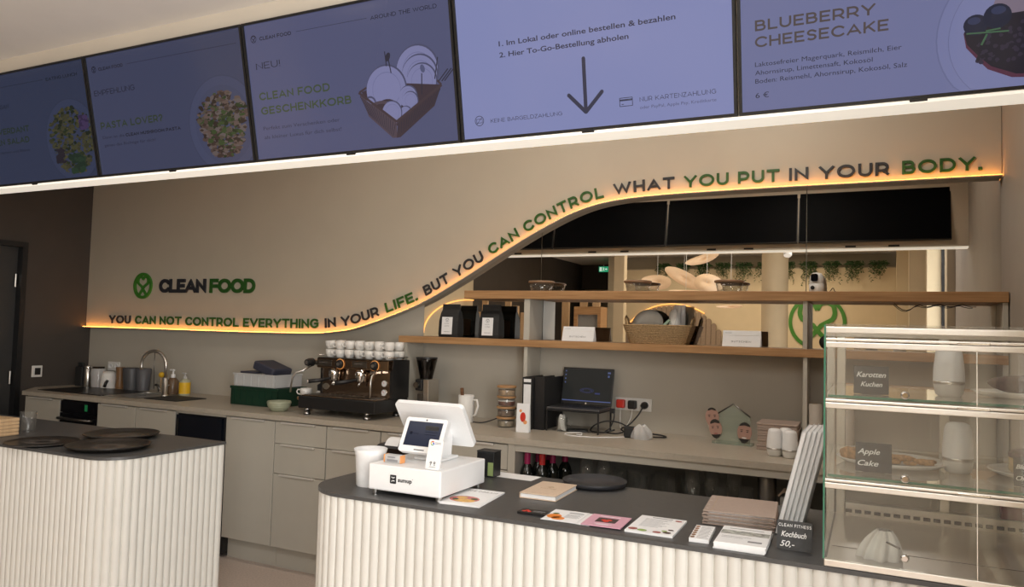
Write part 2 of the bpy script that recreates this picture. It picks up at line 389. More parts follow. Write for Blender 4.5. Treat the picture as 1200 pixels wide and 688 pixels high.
def emblem(mb, r, M, t=0.0006, w=0.10):
    """round emblem: ring around a heart-shaped figure with crossing strokes"""
    def band(pts, wd, t=t):
        Lp, Rp, closed = stroke_poly(pts, wd); n = len(Lp); vs = []
        for a, b in zip(Lp, Rp): vs += [(a.x * r, a.y * r, 0), (b.x * r, b.y * r, 0), (a.x * r, a.y * r, t), (b.x * r, b.y * r, t)]
        fs = []
        for i in range(n if closed else n - 1):
            j = (i + 1) % n; A = i * 4; B = j * 4
            fs += [(A + 2, A + 3, B + 3, B + 2), (A, B, B + 1, A + 1), (A, A + 2, B + 2, B), (A + 1, B + 1, B + 3, A + 3)]
        mb.add(vs, fs, M)
    band(arc(0, 0, .93, .95, 82, -262 + 0, 40) if w > .12 else arc(0, 0, .94, .94, 0, 360, 44), w * 1.3)
    for sgn in (-1, 1):
        hp = [(sgn * x, y) for x, y in ([(0.02, .60)] + arc(.30, .50, .30, .26, 150, 20, 8) + arc(.28, .42, .34, .36, 5, -42, 6) + [(.16, -.06), (-.08, -.36), (-.30, -.62), (-.42, -.80)])]
        band(hp, w * 1.6, t * (1.0 if sgn > 0 else .9))
    return mb

# ------------------------------------------------------------------ room shell
struct('floor', MB().box(-6.3, 1.3, -8.2, 4.45, -0.1, 0), M_floor)
struct('ceiling', MB().box(-6.3, 1.3, -8.2, 4.45, 3.0, 3.1), M_ceil)
struct('ceiling_soffit', MB().box(-5.95, 0.62, 1.0, 2.30, 2.74, 3.0), M_ceil)
struct('wall_back', MB().box(-6.2, 0.9, 4.18, 4.4, 0, 3.0), M_wall)
# upper wall panel cut along a rising curve
CURVE = [(-5.95, 1.400), (-5.45, 1.401), (-5.0, 1.402), (-4.5, 1.402), (-3.95, 1.404), (-3.514, 1.410), (-3.328, 1.424), (-3.1, 1.464), (-2.664, 1.612), (-2.35, 1.77), (-2.084, 1.922), (-1.826, 2.064), (-1.578, 2.175), (-1.366, 2.228), (-1.062, 2.250), (-.505, 2.257), (.0, 2.257), (.55, 2.257)]
def catmull(P, n=8):
    out = []
    for i in range(len(P) - 1):
        p0, p1, p2, p3 = (Vector(P[max(i - 1, 0)]), Vector(P[i]), Vector(P[i + 1]), Vector(P[min(i + 2, len(P) - 1)]))
        for k in range(n):
            t = k / n
            out.append(tuple(0.5 * ((2 * p1) + (p2 - p0) * t + (2 * p0 - 5 * p1 + 4 * p2 - p3) * t * t + (3 * p1 - p0 - 3 * p2 + p3) * t ** 3)))
    out.append(tuple(P[-1])); return out
EDGE = catmull(CURVE)
def edge_strip(y0, y1, dz0, dz1):
    vs = []; fs = []; n = len(EDGE)
    for x, z in EDGE: vs += [(x, y0, z + dz0), (x, y1, z + dz0), (x, y1, z + dz1), (x, y0, z + dz1)]
    for i in range(n - 1):
        a = i * 4; b = a + 4
        fs += [(a + k, a + (k + 1) % 4, b + (k + 1) % 4, b + k) for k in range(4)]
    fs += [(0, 1, 2, 3), (n * 4 - 4, n * 4 - 3, n * 4 - 2, n * 4 - 1)]
    return MB().add(vs, fs)
pm = MB()
vs = []; fs = []
for x, z in EDGE: vs += [(x, 4.14, z), (x, 4.14, 3.0), (x, 4.166, z), (x, 4.166, 3.0)]
for i in range(len(EDGE) - 1):
    a = i * 4; b = a + 4; fs += [(a, b, b + 1, a + 1), (a + 2, a + 3, b + 3, b + 2), (a, a + 2, b + 2, b)]
pm.add(vs, fs)
struct('wall_panel_back', pm, M_panel)
# left wall with a door, near the corner
lw = MB()
lw.box(-6.15, -5.95, 3.62, 4.18, 0, 3.0); lw.box(-6.15, -5.95, 2.68, 3.62, 2.05, 3.0); lw.box(-6.15, -5.95, -1.05, 2.68, 0, 3.0)
struct('wall_left', lw, M_dark)
struct('wall_left.001', MB().box(-6.15, -5.95, -2.56, -1.05, 0, 3.0), M_cream)
struct('wall_left.002', MB().box(-6.15, -5.95, -8.0, -2.56, 0, 3.0), M_dark)
door = bpy.data.objects.new('door_1', None); COL.objects.link(door); door['kind'] = 'structure'; door.location = (-5.95, 3.15, 0)
MB().box(-.12, .012, .43, .47, 0, 2.05).box(-.12, .012, -.47, -.43, 0, 2.05).box(-.12, .012, -.43, .43, 2.01, 2.05).build('door_frame', M_black, door)
MB().box(-.10, -.05, -.43, .43, 0, 2.01).build('door_leaf', pmat('dark_grey_door', (0.04, 0.04, 0.04), 0.5), door)
for z in (.25, 1.0, 1.75): MB().lathe([(.009, z - .05), (.009, z + .05)], 10, T(-.035, .415, 0)).build('hinge', M_steel, door)
MB().tube([(-.05, -.36, 1.02), (-.01, -.36, 1.02), (.0, -.35, 1.02), (.0, -.24, 1.02)], .009).build('door_handle', M_steel, door)
# right wall: solid by the bar, then street windows between piers
rw = MB()
rw.prism([(0.552, 4.18), (0.63, 1.12), (0.9, 1.12), (0.9, 4.18)], 0, 3.0)
struct('wall_right', rw, M_rwall)
for k, (y, x) in enumerate(((1.0, .57), (-0.54, .70), (-2.02, .60), (-3.51, .47), (-5.2, .36))):
    h = .025 if k == 1 else .11
    struct('wall_right_pier' if k == 0 else 'wall_right_pier.%03d' % k, MB().box(x, 0.9, y - h, y + h, 0, 3.0), M_cream)
for k, y in enumerate((-2.77, -4.36)): struct('wall_right_bay' if k == 0 else 'wall_right_bay.001', MB().box(0.72, 0.9, y - .74, y + .74, 0, 3.0), M_grey)
struct('wall_right.001', MB().box(0.42, 0.9, -6.0, -5.31, 0, 3.0), M_cream)
for k, y in enumerate((0.19, -1.27)):
    hw = .67
    w = bpy.data.objects.new('window_%d' % (k + 1), None); COL.objects.link(w); w['kind'] = 'structure'; w.location = (0.78, y, 0)
    MB().box(-.03, .03, -hw, -hw + .05, .1, 2.8).box(-.03, .03, hw - .05, hw, .1, 2.8).box(-.03, .03, -hw, hw, 2.75, 2.8).box(-.03, .03, -hw, hw, .1, .16).build('window_frame', M_black, w)
    MB().box(-.005, .005, -hw + .05, hw - .05, .16, 2.75).build('window_pane', M_pane, w)
    struct('wall_right_lintel' if k == 0 else 'wall_right_lintel.%03d' % k, MB().box(0.66, 0.9, y - .74, y + .74, 2.8, 3.0).box(0.66, 0.9, y - .74, y + .74, 0, .1), M_cream)
# wall opposite the bar (seen in the mirror)
struct('wall_front', MB().box(-4.62, 0.9, -6.2, -6.0, 0, 2.72), M_cream)
struct('wall_front_ledge', MB().box(-4.62, 0.9, -6.5, -6.3, 0, 3.0).box(-4.62, 0.9, -6.32, -6.0, 2.72, 2.74), M_grey)
struct('wall_corridor', MB().box(-6.15, -4.6, -8.1, -7.9, 0, 3.0).box(-4.76, -4.63, -7.9, -6.0, 0, 3.0), M_grey)
struct('wall_corridor_lintel', MB().box(-5.95, -4.77, -7.88, -7.7, 2.45, 3.0), M_dark)
struct('column.001', MB().box(-3.83, -3.66, -3.66, -3.5, 0, 3.0), M_cream)
struct('column', MB().lathe([(.19, 0), (.19, 3.0)], 40, T(-1.31, -3.5, 0)), M_cream)
struct('trim_1', MB().prism([(2.320, 2.1316), (2.190, 2.74), (2.34, 2.74), (2.41, 2.25), (2.41, 2.1316)], -0.60, 5.95, plane_M((0, 0, 0), (0, 1, 0), (0, 0, 1)) @ Matrix.Diagonal((1, 1, -1, 1))), pmat('pale_cream_bulkhead', (0.70, 0.64, 0.54), 0.6, scale=5, var=0.02))
struct('trim_2', MB().box(-5.95, 0.60, 2.297, 2.40, 2.122, 2.1312), M_ledw)

# mirror behind the shelves, in three panes
for k, (x0, x1) in enumerate(((-2.634, -1.812), (-1.808, -.309), (-.305, .552))):
    o = MB().box(x0, x1, 4.169, 4.179, 1.40, 2.30).build('mirror_pane', M_mirror)
    tag(o, ('short mirror pane behind the two black coffee bags, under the rising slogan', 'wide middle mirror pane behind the basket and glass bowls',
            'mirror pane behind the small security camera, beside the taupe wall')[k], 'mirror', 'mirror panes behind the shelves')

# warm LED lip under the panel edge
t = thing('led_ledge', 'warm glowing light strip following the curved edge under the wall slogan', 'light')
mb = edge_strip(4.106, 4.1675, -.0030, -.0004); m2 = edge_strip(4.106, 4.1085, -.0004, .0035); mb.add(m2.v, m2.f); mb.build('ledge', M_panel, t)
edge_strip(4.110, 4.118, .0, .005).build('light_strip', M_led, t)

# slogan letters
slog = thing('wall_slogan', 'curved wall slogan of raised black and green capital letters along the glowing edge', 'lettering')
PX = [(x, z) for x, z in EDGE]
cum = [0.0]
for a, b in zip(PX[:-1], PX[1:]): cum.append(cum[-1] + math.hypot(b[0] - a[0], b[1] - a[1]))
def s_at(x):
    for i in range(len(PX) - 1):
        if PX[i][0] <= x <= PX[i + 1][0]:
            k = (x - PX[i][0]) / (PX[i + 1][0] - PX[i][0]); return cum[i] + k * (cum[i + 1] - cum[i])
    return cum[-1]
def p_at(s):
    for i in range(len(PX) - 1):
        if cum[i] <= s <= cum[i + 1]:
            k = (s - cum[i]) / (cum[i + 1] - cum[i]); a, b = PX[i], PX[i + 1]
            return (a[0] + k * (b[0] - a[0]), a[1] + k * (b[1] - a[1]))
    return PX[-1]
H = 0.067
SEG = [('YOU', -5.658, -5.401, 0), ('CAN NOT CONTROL EVERYTHING', -5.345, -3.476, 1), ('IN YOUR', -3.416, -2.955, 0), ('LIFE.', -2.895, -2.650, 1), ('BUT YOU', -2.590, -2.165, 0),
       ('CAN CONTROL', -2.120, -1.402, 1), ('WHAT', -1.344, -.995, 0), ('YOU PUT', -.942, -.440, 1), ('IN YOUR', -.393, .077, 0), ('BODY.', .134, .471, 1)]
for s_, x0, x1, g in SEG:
    a0, a1 = s_at(x0), s_at(x1); tt = .20
    tot = sum(adv(c, tt, .2) for c in s_) - .2; k = (a1 - a0) / (tot * H)
    pos = 0.0
    for c in s_:
        wd = (GL[c][0] + tt) * H
        if c != ' ':
            sc = a0 + (pos * H + 0.5 * adv(c, tt, 0) * H) * k
            x, z = p_at(sc); xa, za = p_at(sc - .10); xb, zb = p_at(sc + .10)
            tg = Vector((xb - xa, 0, zb - za)).normalized(); nr = Vector((-tg.z, 0, tg.x))
            org = Vector((x, 4.1395, z)) + nr * .036 - tg * wd / 2 * min(k, 1.1)
            mb = MB(); glyph(mb, c, H, plane_M(org, tg, nr) @ Matrix.Diagonal((min(k, 1.1), 1, 1, 1)), tt, .008)
            o = mb.build('letter', M_letg if g else M_letk, slog)
            o['label'] = 'green letter' if g else 'black letter'
        pos += adv(c, tt, .2)
logo = thing('logo_sign', 'round green emblem and raised CLEAN FOOD lettering on the beige panel', 'sign', (-5.272, 4.1395, 1.745))
MF = lambda x, z, y=0: plane_M((x, y, z), (1, 0, 0), (0, 0, 1))
mb = MB()
def ringdisc(mb, r, M, t):
    mb.lathe([(r * .80, 0), (r, 0), (r, t), (r * .80, t), (r * .80, 0)], 36, M, False, False, smooth=False)
ringdisc(mb, .105, MF(0, 0), .014)
emblem(mb, .094, MF(0, 0), .0128, .118)
mb.build('emblem', M_sign, logo)
x = 0.19
for i, c in enumerate('CLEAN FOOD'):
    kx = 0.90
    if c != ' ':
        mb = MB(); glyph(mb, c, .108, MF(x, -.055) @ Matrix.Diagonal((kx, 1, 1, 1)), .25, .012)
        o = mb.build('letter', M_letk if i < 5 else M_letg, logo); o['label'] = ('black' if i < 5 else 'green') + ' letter'
    x += (adv(c, .25, .0) + (.025 if c != ' ' else .06)) * .108 * kx

# ------------------------------------------------------------------ menu screens under the soffit
ST = math.atan2(.115, .526); SW = 0.9699; SH = 0.552
su = Vector((0, -math.sin(ST), math.cos(ST)))
def screen_plane(x, v, off=0.0):
    n = Vector((1, 0, 0)).cross(su)
    p = Vector((x, 2.318, 2.136)) + su * v + n * off
    return plane_M(p, (1, 0, 0), su)
XB = [-4.232, -3.262, -2.292, -1.320, -0.364, 0.592]
SCR_LABEL = ['dimmest menu screen at the far end, showing a salad bowl', 'dim menu screen asking PASTA LOVER beside a pasta plate', 'menu screen showing a gift basket of crockery and green heading',
             'bright menu screen with a large black arrow pointing down', 'menu screen announcing BLUEBERRY CHEESECAKE at the end of the row']
BGC = [(0.022, 0.029, 0.060), (0.040, 0.046, 0.090), (0.078, 0.083, 0.160), (0.212, 0.234, 0.440), (0.145, 0.158, 0.300)]  # viewing-angle dimming is put into each screen's glow colour
def scm(k, name, mul, c=(1, 1, 1)):
    b = [1.17 * v for v in BGC[k]]; return emat('screen%d_%s' % (k, name), (b[0] * c[0] * mul, b[1] * c[1] * mul, b[2] * c[2] * mul), 1.0, gloss=0.35)
GREENS = [(1.0, 1.3, .5), (1.0, 1.35, .45)]
SC = []
for k in range(5):
    x0 = XB[k] + .003; x1 = XB[k + 1] - .003
    t = thing('menu_screen', SCR_LABEL[k], 'screen', (0, 0, 0), 0, 'menu screens above the counter')
    mb = MB(); bz = .009; hh = .548; w = x1 - x0
    M = screen_plane(x0, .002)
    mb.box(0, w, 0, bz, .001, .022, M).box(0, w, hh - bz, hh, .001, .022, M).box(0, bz, bz, hh - bz, .001, .022, M).box(w - bz, w, bz, hh - bz, .001, .022, M).box(bz, w - bz, bz, hh - bz, .001, .012, M)
    mb.build('bezel', M_black, t)
    d = MB().box(bz, w - bz, bz, hh - bz, .0125, .015, M).build('display', scm(k, 'background', 1.0), t)
    MB().rbox(w / 2 - .022, w / 2 + .022, -.008, .003, .004, .024, .002, 2, M).build('sensor', M_black, t)
    SC.append((t, d, M @ T(bz, bz, .0153), w - 2 * bz, hh - 2 * bz))
def stext(k, name, body, u, v, h, mat, width=None, bold=0.0, wide=False, align='L', t=0.15):
    """text on screen k at fractions u, v of the picture, cap height h metres"""
    tt, d, M, w, hh = SC[k]; mb = MB(); MM = M @ T(u * w, v * hh, 0)
    if wide: caps(mb, body, h, MM, t, .17, .0004, width * w if width else None, align)
    else: text(mb, body, h, MM, bold, 'LEFT', 0.0, width * w if width else None)
    o = mb.build(name, mat, d); return o
def spoly(k, name, polys, mats, z=0.0):
    tt, d, M, w, hh = SC[k]; mb = MB()
    for i_, (pts, mi) in enumerate(polys):
        mb.mi = mi; mb.prism([(min(1, max(0, u)) * w, min(1, max(0, v)) * hh) for u, v in pts], z, z + .0002 + .0006 * i_ / max(1, len(polys)), M)
    return mb.build(name, mats, d)
def ell(cx, cy, rx, ry, n=24, a=0.0, jit=0.0, rnd=random):
    out = []
    for i in range(n):
        q = 2 * PI * i / n; j = 1 + jit * (rnd.random() - .5); x = rx * math.cos(q) * j; y = ry * math.sin(q) * j
        out.append((cx + x * math.cos(a) - y * math.sin(a), cy + x * math.sin(a) + y * math.cos(a)))
    return out
AS = SC[0][3] / SC[0][4]
INK = [scm(k, 'ink', .16, (1.1, 1.0, .9)) for k in range(5)]
SOFT = [scm(k, 'soft_ink', .40, (1.05, 1, .95)) for k in range(5)]
GRN = [scm(k, 'green_ink', .62, (.95, 1.25, .30)) for k in range(5)]
LITE = [scm(k, 'light', 1.22, (1.02, 1, .98)) for k in range(5)]
def header(k, right=None, logo=True, lu=.28, ru=.97):
    v = .875
    if logo:
        tt, d, M, w, hh = SC[k]; mb = MB(); emblem(mb, .0145, M @ T(.045 * w, (v + .018) * hh, 0), .0004, .11); mb.build('logo_mark', INK[k], d)
        stext(k, 'caption_text', 'CLEAN FOOD', .078, v, .0140, INK[k], .172, wide=True, t=.19)
    spoly(k, 'rule_line', [([(lu, v + .014), (ru, v + .014), (ru, v + .0175), (lu, v + .0175)], 0)], [SOFT[k]])
    if right: stext(k, 'caption_text', right[0], right[1], v - .002, .0145, INK[k], right[2], wide=True, t=.14)
def plate_of_food(k, cx, cy, r, fr, outer, inner, seed, n=420):
    rnd = random.Random(seed)
    spoly(k, 'plate_picture', [(ell(cx, cy, r, r * AS, 48), 0), (ell(cx, cy, r * .975, r * .975 * AS, 48), 1), (ell(cx, cy, r * .80, r * .80 * AS, 48), 2)], [scm(k, 'plate_rim', .90), scm(k, 'plate', 1.16), scm(k, 'plate_well', 1.06)])
    cols = outer + inner; ms = [scm(k, 'food%d' % i, c[0], c[1]) for i, c in enumerate(cols)]; polys = []
    for i in range(n):
        q = rnd.random() * 2 * PI; e = math.sqrt(rnd.random()); d = fr * e; a = rnd.random() * PI
        s_ = r * (.025 + .055 * rnd.random())
        if rnd.random() < .85 - e * .75: mi = len(outer) + rnd.randrange(len(inner))
        else: mi = rnd.randrange(len(outer))
        polys.append((ell(cx + d * math.cos(q) * (1 + .12 * math.sin(3 * q)), cy + d * math.sin(q) * AS, s_ * 1.3, s_ * AS * (.35 + .45 * rnd.random()), 7, a, .6, rnd), mi))
    spoly(k, 'food_picture', polys, ms, .0009)
def thick(p, q, wd):
    (x0, y0), (x1, y1) = p, q; dx = x1 - x0; dy = (y1 - y0) / AS; L = math.hypot(dx, dy); nx = -dy / L * wd / 2; ny = dx / L * wd / 2 * AS
    return [(x0 + nx, y0 + ny), (x1 + nx, y1 + ny), (x1 - nx, y1 - ny), (x0 - nx, y0 - ny)]
# screen 1 (far end)
header(0, ('EATING LUNCH', .704, .24), True, .32, .68)
stext(0, 'heading_text', 'VERDANT', .25, .462, .029, GRN[0], .262, wide=True, t=.19); stext(0, 'heading_text', 'GREEN SALAD', .115, .365, .029, GRN[0], .385, wide=True, t=.19)
stext(0, 'caption_text', 'mit frischen Kräutern und Blüten', .05, .285, .0125, SOFT[0], .44); stext(0, 'caption_text', 'VEGAN', .25, .695, .019, INK[0], .12, wide=True, t=.1)
plate_of_food(0, .84, .33, .205, .165, [(.95, (2.2, 1.5, .30)), (.8, (1.9, 1.4, .30)), (.7, (1.5, 1.2, .25)), (.35, (.9, 1.1, .25))], [(.7, (1.9, 1.3, .3)), (.85, (2.0, 1.5, .3)), (.5, (1.1, 1.3, .2))], 1)
rnd = random.Random(77)
spoly(0, 'blossom_picture', [(ell(.945 + .05 * (rnd.random() - .5), .47 + .10 * (rnd.random() - .5), .012, .020, 8, rnd.random() * 3, .5, rnd), rnd.randrange(2)) for _ in range(60)], [scm(0, 'blossom', .85, (2.0, .9, 1.3)), scm(0, 'blossom_dark', .55, (1.7, .8, 1.2))], .0017)
spoly(0, 'leaf_picture', [(ell(.86 + .10 * (rnd.random() - .5), .12 + .14 * (rnd.random() - .5), .022, .03, 9, rnd.random() * 3, .4, rnd), rnd.randrange(2)) for _ in range(30)] + [(ell(.735 + .05 * (rnd.random() - .5), .20 + .12 * (rnd.random() - .5), .014, .02, 8, rnd.random() * 3, .4, rnd), 2) for _ in range(30)], [scm(0, 'leaf', .55, (.9, 1.7, .4)), scm(0, 'leaf_dark', .40, (.8, 1.5, .4)), scm(0, 'sprout', .35, (1.5, .9, .7))], .0019)
# screen 2
header(1)
stext(1, 'heading_text', 'EMPFEHLUNG', .025, .672, .0235, INK[1], .285, wide=True, t=.10)
stext(1, 'heading_text', 'PASTA LOVER?', .039, .388, .031, GRN[1], .43, wide=True, t=.19)
stext(1, 'caption_text', 'Dann ist die', .042, .305, .0125, SOFT[1], .155); stext(1, 'caption_text', 'CLEAN MUSHROOM PASTA', .207, .303, .0140, INK[1], .37, wide=True, t=.2)
stext(1, 'caption_text', 'genau das Richtige für dich!', .046, .237, .0125, SOFT[1], .36)
plate_of_food(1, .845, .30, .213, .142, [(.95, (2.4, 1.4, .62)), (.7, (2.2, 1.2, .5)), (1.1, (2.2, 1.5, .75)), (.45, (1.9, 1.0, .4)), (.3, (1.7, .9, .35))], [(.42, (1.0, 1.6, .22)), (.58, (1.2, 1.8, .25)), (.28, (.9, 1.4, .2)), (.8, (2.0, 1.4, .5))], 2, 620)
# screen 3
header(2, ('AROUND THE WORLD', .647, .30), True, .276, .63)
stext(2, 'heading_text', 'NEU!', .043, .668, .0255, INK[2], .132, wide=True, t=.09)
stext(2, 'heading_text', 'CLEAN FOOD', .042, .440, .0305, GRN[2], .378, wide=True, t=.19); stext(2, 'heading_text', 'GESCHENKKORB', .044, .332, .0305, GRN[2], .477, wide=True, t=.19)
stext(2, 'caption_text', 'Perfekt zum Verschenken oder', .046, .217, .0140, SOFT[2], .408); stext(2, 'caption_text', 'als kleiner Luxus für dich selbst!', .047, .150, .0140, SOFT[2], .412)
pol = []
def dish(cx, cy, r, a=1, b=0): pol.extend([(ell(cx, cy, r, r * AS, 36), a), (ell(cx - .003, cy - .004, r * .965, r * .96 * AS, 36), b), (ell(cx, cy, r * .70, r * .70 * AS, 32), 4), (ell(cx, cy, r * .68, r * .67 * AS, 32), b)])
dish(.842, .495, .096); dish(.850, .455, .082); dish(.858, .42, .068)
pol += [([(.575, .40), (.70, .44), (.935, .38), (.92, .30), (.74, .13), (.62, .24)], 3)]
dish(.694, .395, .095); 
for (cx, cy, r) in ((.792, .33, .042), (.80, .30, .036), (.775, .22, .028)): dish(cx, cy, r)
pol += [(ell(.690, .255, .056, .075, 24), 3), (ell(.690, .252, .046, .060, 24), 0), (ell(.612, .315, .028, .05, 20), 1), (ell(.612, .312, .022, .040, 20), 0), (ell(.645, .29, .05, .03, 20, .4), 2), (ell(.647, .275, .042, .024, 20, .4), 3)]
dish(.712, .235, .046, 1, 0)
pol += [([(.562, .398), (.60, .33), (.70, .20), (.727, .165), (.725, .06), (.705, .06), (.60, .225)], 2), ([(.942, .375), (.735, .165), (.722, .058), (.74, .06), (.905, .245)], 3)]
for i in range(16):
    t_ = i / 15; x0 = .566 + .156 * t_; y0 = .385 - .215 * t_; x1 = .603 + .103 * t_; y1 = .225 - .16 * t_
    pol.append((thick((x0, y0 - .012), (x1, y1 + .01), .0022), 5))
    x0 = .738 + .198 * t_; y0 = .160 + .20 * t_; x1 = .735 + .165 * t_; y1 = .07 + .175 * t_
    pol.append((thick((x0, y0 - .008), (x1, y1 + .01), .0020), 5))
pol += [(thick((.561, .398), (.729, .168), .010), 6), (thick((.727, .168), (.943, .376), .010), 6), (thick((.565, .400), (.60, .425), .008), 6), (thick((.942, .378), (.925, .41), .008), 6)]
for a_ in (.93, .945, .957): pol.append((thick((a_, .40), (a_ + .045, .475), .004), 5))
pol += [(ell(.712, .61, .011, .030, 14, -.2), 5), (thick((.714, .60), (.722, .50), .004), 5), (thick((.700, .65), (.703, .55), .0035), 5), (thick((.86, .47), (.853, .33), .004), 5), (ell(.865, .50, .010, .028, 12, .1), 7), (thick((.935, .56), (.915, .42), .0035), 5)]
tt_, d_, M_, w_, h_ = SC[2]
mb = MB()
for i, (pts, mi) in enumerate(pol):
    mb.mi = mi; mb.prism([(u * w_, v * h_) for u, v in pts], .0002, .0003 + .000012 * i, M_)
mb.build('basket_picture', [scm(2, 'china', 2.3, (1.05, 1.0, .95)), scm(2, 'china_edge', .8, (1.05, 1, .95)), scm(2, 'weave', .58, (1.6, 1.05, .7)), scm(2, 'weave_dark', .36, (1.6, 1.0, .65)), scm(2, 'china_inner', 1.7, (1.02, 1, 1)), scm(2, 'cutlery', .26, (1.3, 1.1, .9)), scm(2, 'weave_rim', .42, (1.6, 1.0, .6)), scm(2, 'cutlery_light', 1.0, (1, 1, 1))], d_)
# screen 4
stext(3, 'heading_text', '1. Im Lokal oder online bestellen & bezahlen', .169, .566, .0165, INK[3], .65, bold=.0004); stext(3, 'heading_text', '2. Hier To-Go-Bestellung abholen', .169, .496, .0165, INK[3], .489, bold=.0004)
ar = [(thick((.493, .418), (.493, .10), .0135), 0), (thick((.493, .096), (.432, .208), .0135), 0), (thick((.493, .096), (.555, .208), .0135), 0)] + [(ell(x, y, .0067, .0067 * AS, 14), 0) for x, y in ((.493, .418), (.432, .208), (.555, .208), (.493, .097))]
spoly(3, 'arrow_picture', ar, [INK[3]])
stext(3, 'caption_text', 'KEINE BARGELDZAHLUNG', .115, .092, .0130, INK[3], .288, wide=True, t=.11)
tt_, d_, M_, w_, h_ = SC[3]; mb = MB(); MM = M_ @ T(.068 * w_, .112 * h_, 0)
mb.lathe([(.0155, 0), (.0176, 0), (.0176, .0004), (.0155, .0004), (.0155, 0)], 28, MM, False, False, smooth=False)
for (x0, y0, x1, y1) in ((-.011, -.007, .011, -.007), (-.011, .006, .011, .006), (-.011, -.007, -.011, .006), (.011, -.007, .011, .006), (-.012, -.012, .012, .013)):
    mb.tube([(x0, y0, .0002), (x1, y1, .0002)], .0009, 4, MM)
mb.build('no_cash_icon', INK[3], d_)
mb = MB(); MM = M_ @ T(.640 * w_, .131 * h_, 0)
for (x0, y0, x1, y1) in ((-.021, -.013, .021, -.013), (-.021, .013, .021, .013), (-.021, -.013, -.021, .013), (.021, -.013, .021, .013), (-.021, .006, .021, .006), (-.015, -.007, -.008, -.007)):
    mb.tube([(x0, y0, .0002), (x1, y1, .0002)], .0011 if y0 != .006 else .0028, 4, MM)
mb.build('card_icon', INK[3], d_)
stext(3, 'caption_text', 'NUR KARTENZAHLUNG', .688, .123, .0140, INK[3], .256, wide=True, t=.11); stext(3, 'caption_text', 'oder PayPal, Apple Pay, Kreditkarte', .688, .080, .0095, SOFT[3], .256)
# screen 5
BRN = scm(4, 'brown_ink', .34, (1.5, 1.1, .6))
stext(4, 'heading_text', 'BLUEBERRY', .043, .434, .0305, BRN, .342, wide=True, t=.18); stext(4, 'heading_text', 'CHEESECAKE', .042, .346, .0305, BRN, .378, wide=True, t=.18)
for i, s_ in enumerate(('Laktosefreier Magerquark, Reismilch, Eier', 'Ahornsirup, Limettensaft, Kokosöl', 'Boden: Reismehl, Ahornsirup, Kokosöl, Salz')):
    stext(4, 'caption_text', s_, .041, .243 - .0455 * i, .0130, INK[4], (.414, .337, .429)[i])
stext(4, 'caption_text', '6 €', .041, .072, .0150, INK[4], .041)
spoly(4, 'plate_picture', [(ell(.76, .26, .218, .218 * AS, 48), 0), (ell(.76, .26, .214, .214 * AS, 48), 1), (ell(.765, .25, .192, .192 * AS, 48), 0), (ell(.765, .25, .190, .190 * AS, 48), 2)], [scm(4, 'plate_rim', .86), scm(4, 'plate', 1.10), scm(4, 'plate_in', 1.14)])
rnd = random.Random(5); pol = [([(.675, .36), (.69, .45), (.80, .56), (.98, .50), (.98, .20), (.80, .15)], 3)]
pol += [([(.611, .28), (.618, .21), (.645, .15), (.672, .095), (.73, .045), (.82, .03), (.95, .08), (.95, .30), (.82, .34), (.70, .34), (.64, .33)], 1)]
pol += [([(.612, .285), (.620, .225), (.648, .165), (.680, .108), (.74, .06), (.82, .05), (.95, .10), (.95, .31), (.82, .355), (.72, .35), (.64, .335)], 0)]
for i in range(150): pol.append((ell(.64 + .28 * rnd.random(), .13 + .18 * rnd.random(), .006, .006 * AS, 7, 0, .5, rnd), 2 if rnd.random() < .5 else 0))
pol += [(ell(.640, .315, .030, .028 * AS, 20), 4), (ell(.692, .345, .034, .033 * AS, 20), 4), (ell(.636, .335, .016, .010 * AS, 14), 5), (ell(.694, .372, .018, .011 * AS, 14), 5), (thick((.618, .278), (.72, .268), .004), 6), (thick((.668, .265), (.655, .215), .005), 6), (thick((.665, .28), (.70, .285), .004), 6)]
spoly(4, 'cake_picture', pol, [scm(4, 'berry', .07, (1.0, .8, .9)), scm(4, 'berry_red', .24, (2.0, .5, .6)), scm(4, 'berry_light', .15, (1.0, .8, .9)), scm(4, 'cake', .78, (1.5, 1.1, .8)), scm(4, 'blueberry', .09, (.6, .8, 1.2)), scm(4, 'blueberry_light', .22, (.7, .9, 1.2)), scm(4, 'sprig', .50, (.6, 1.4, .4))], .0010)

# switched-off black panels on the back of the bulkhead (seen in the mirror)
bs = Vector((0, -.205, 1)).normalized()
RXB = [-5.30, -4.36, -3.42, -2.46, -1.485, -.495, .498]
for k in range(6):
    M = plane_M((RXB[k + 1] - .004, 2.423, 2.175), (-1, 0, 0), (0, -.204, .979)); w = RXB[k + 1] - RXB[k] - .008
    t = thing('rear_screen', 'switched-off black screen on the rear of the bulkhead, reflected in the mirror', 'screen', (0, 0, 0), 0, 'switched-off screens facing the back wall')
    MB().box(0, w, 0, .55, -.006, .02, M).build('casing', M_black, t)
    MB().box(.006, w - .006, .006, .544, .0205, .022, M).build('panel', pmat('dull_black_panel', (0.003, 0.0035, 0.005), 0.5, spec=0.06, var=0.05), t)
for k in range(6):
    for q in (-.14, .14):
        x = (RXB[k] + RXB[k + 1]) / 2 + q
        o = MB().box(x - .035, x + .035, 2.4105, 2.4135, 2.138, 2.150).build('vent_slot', M_blackm)
        tag(o, 'small dark slot in the pale rear rail, reflected in the mirror', 'vent', 'slots in the rear rail')

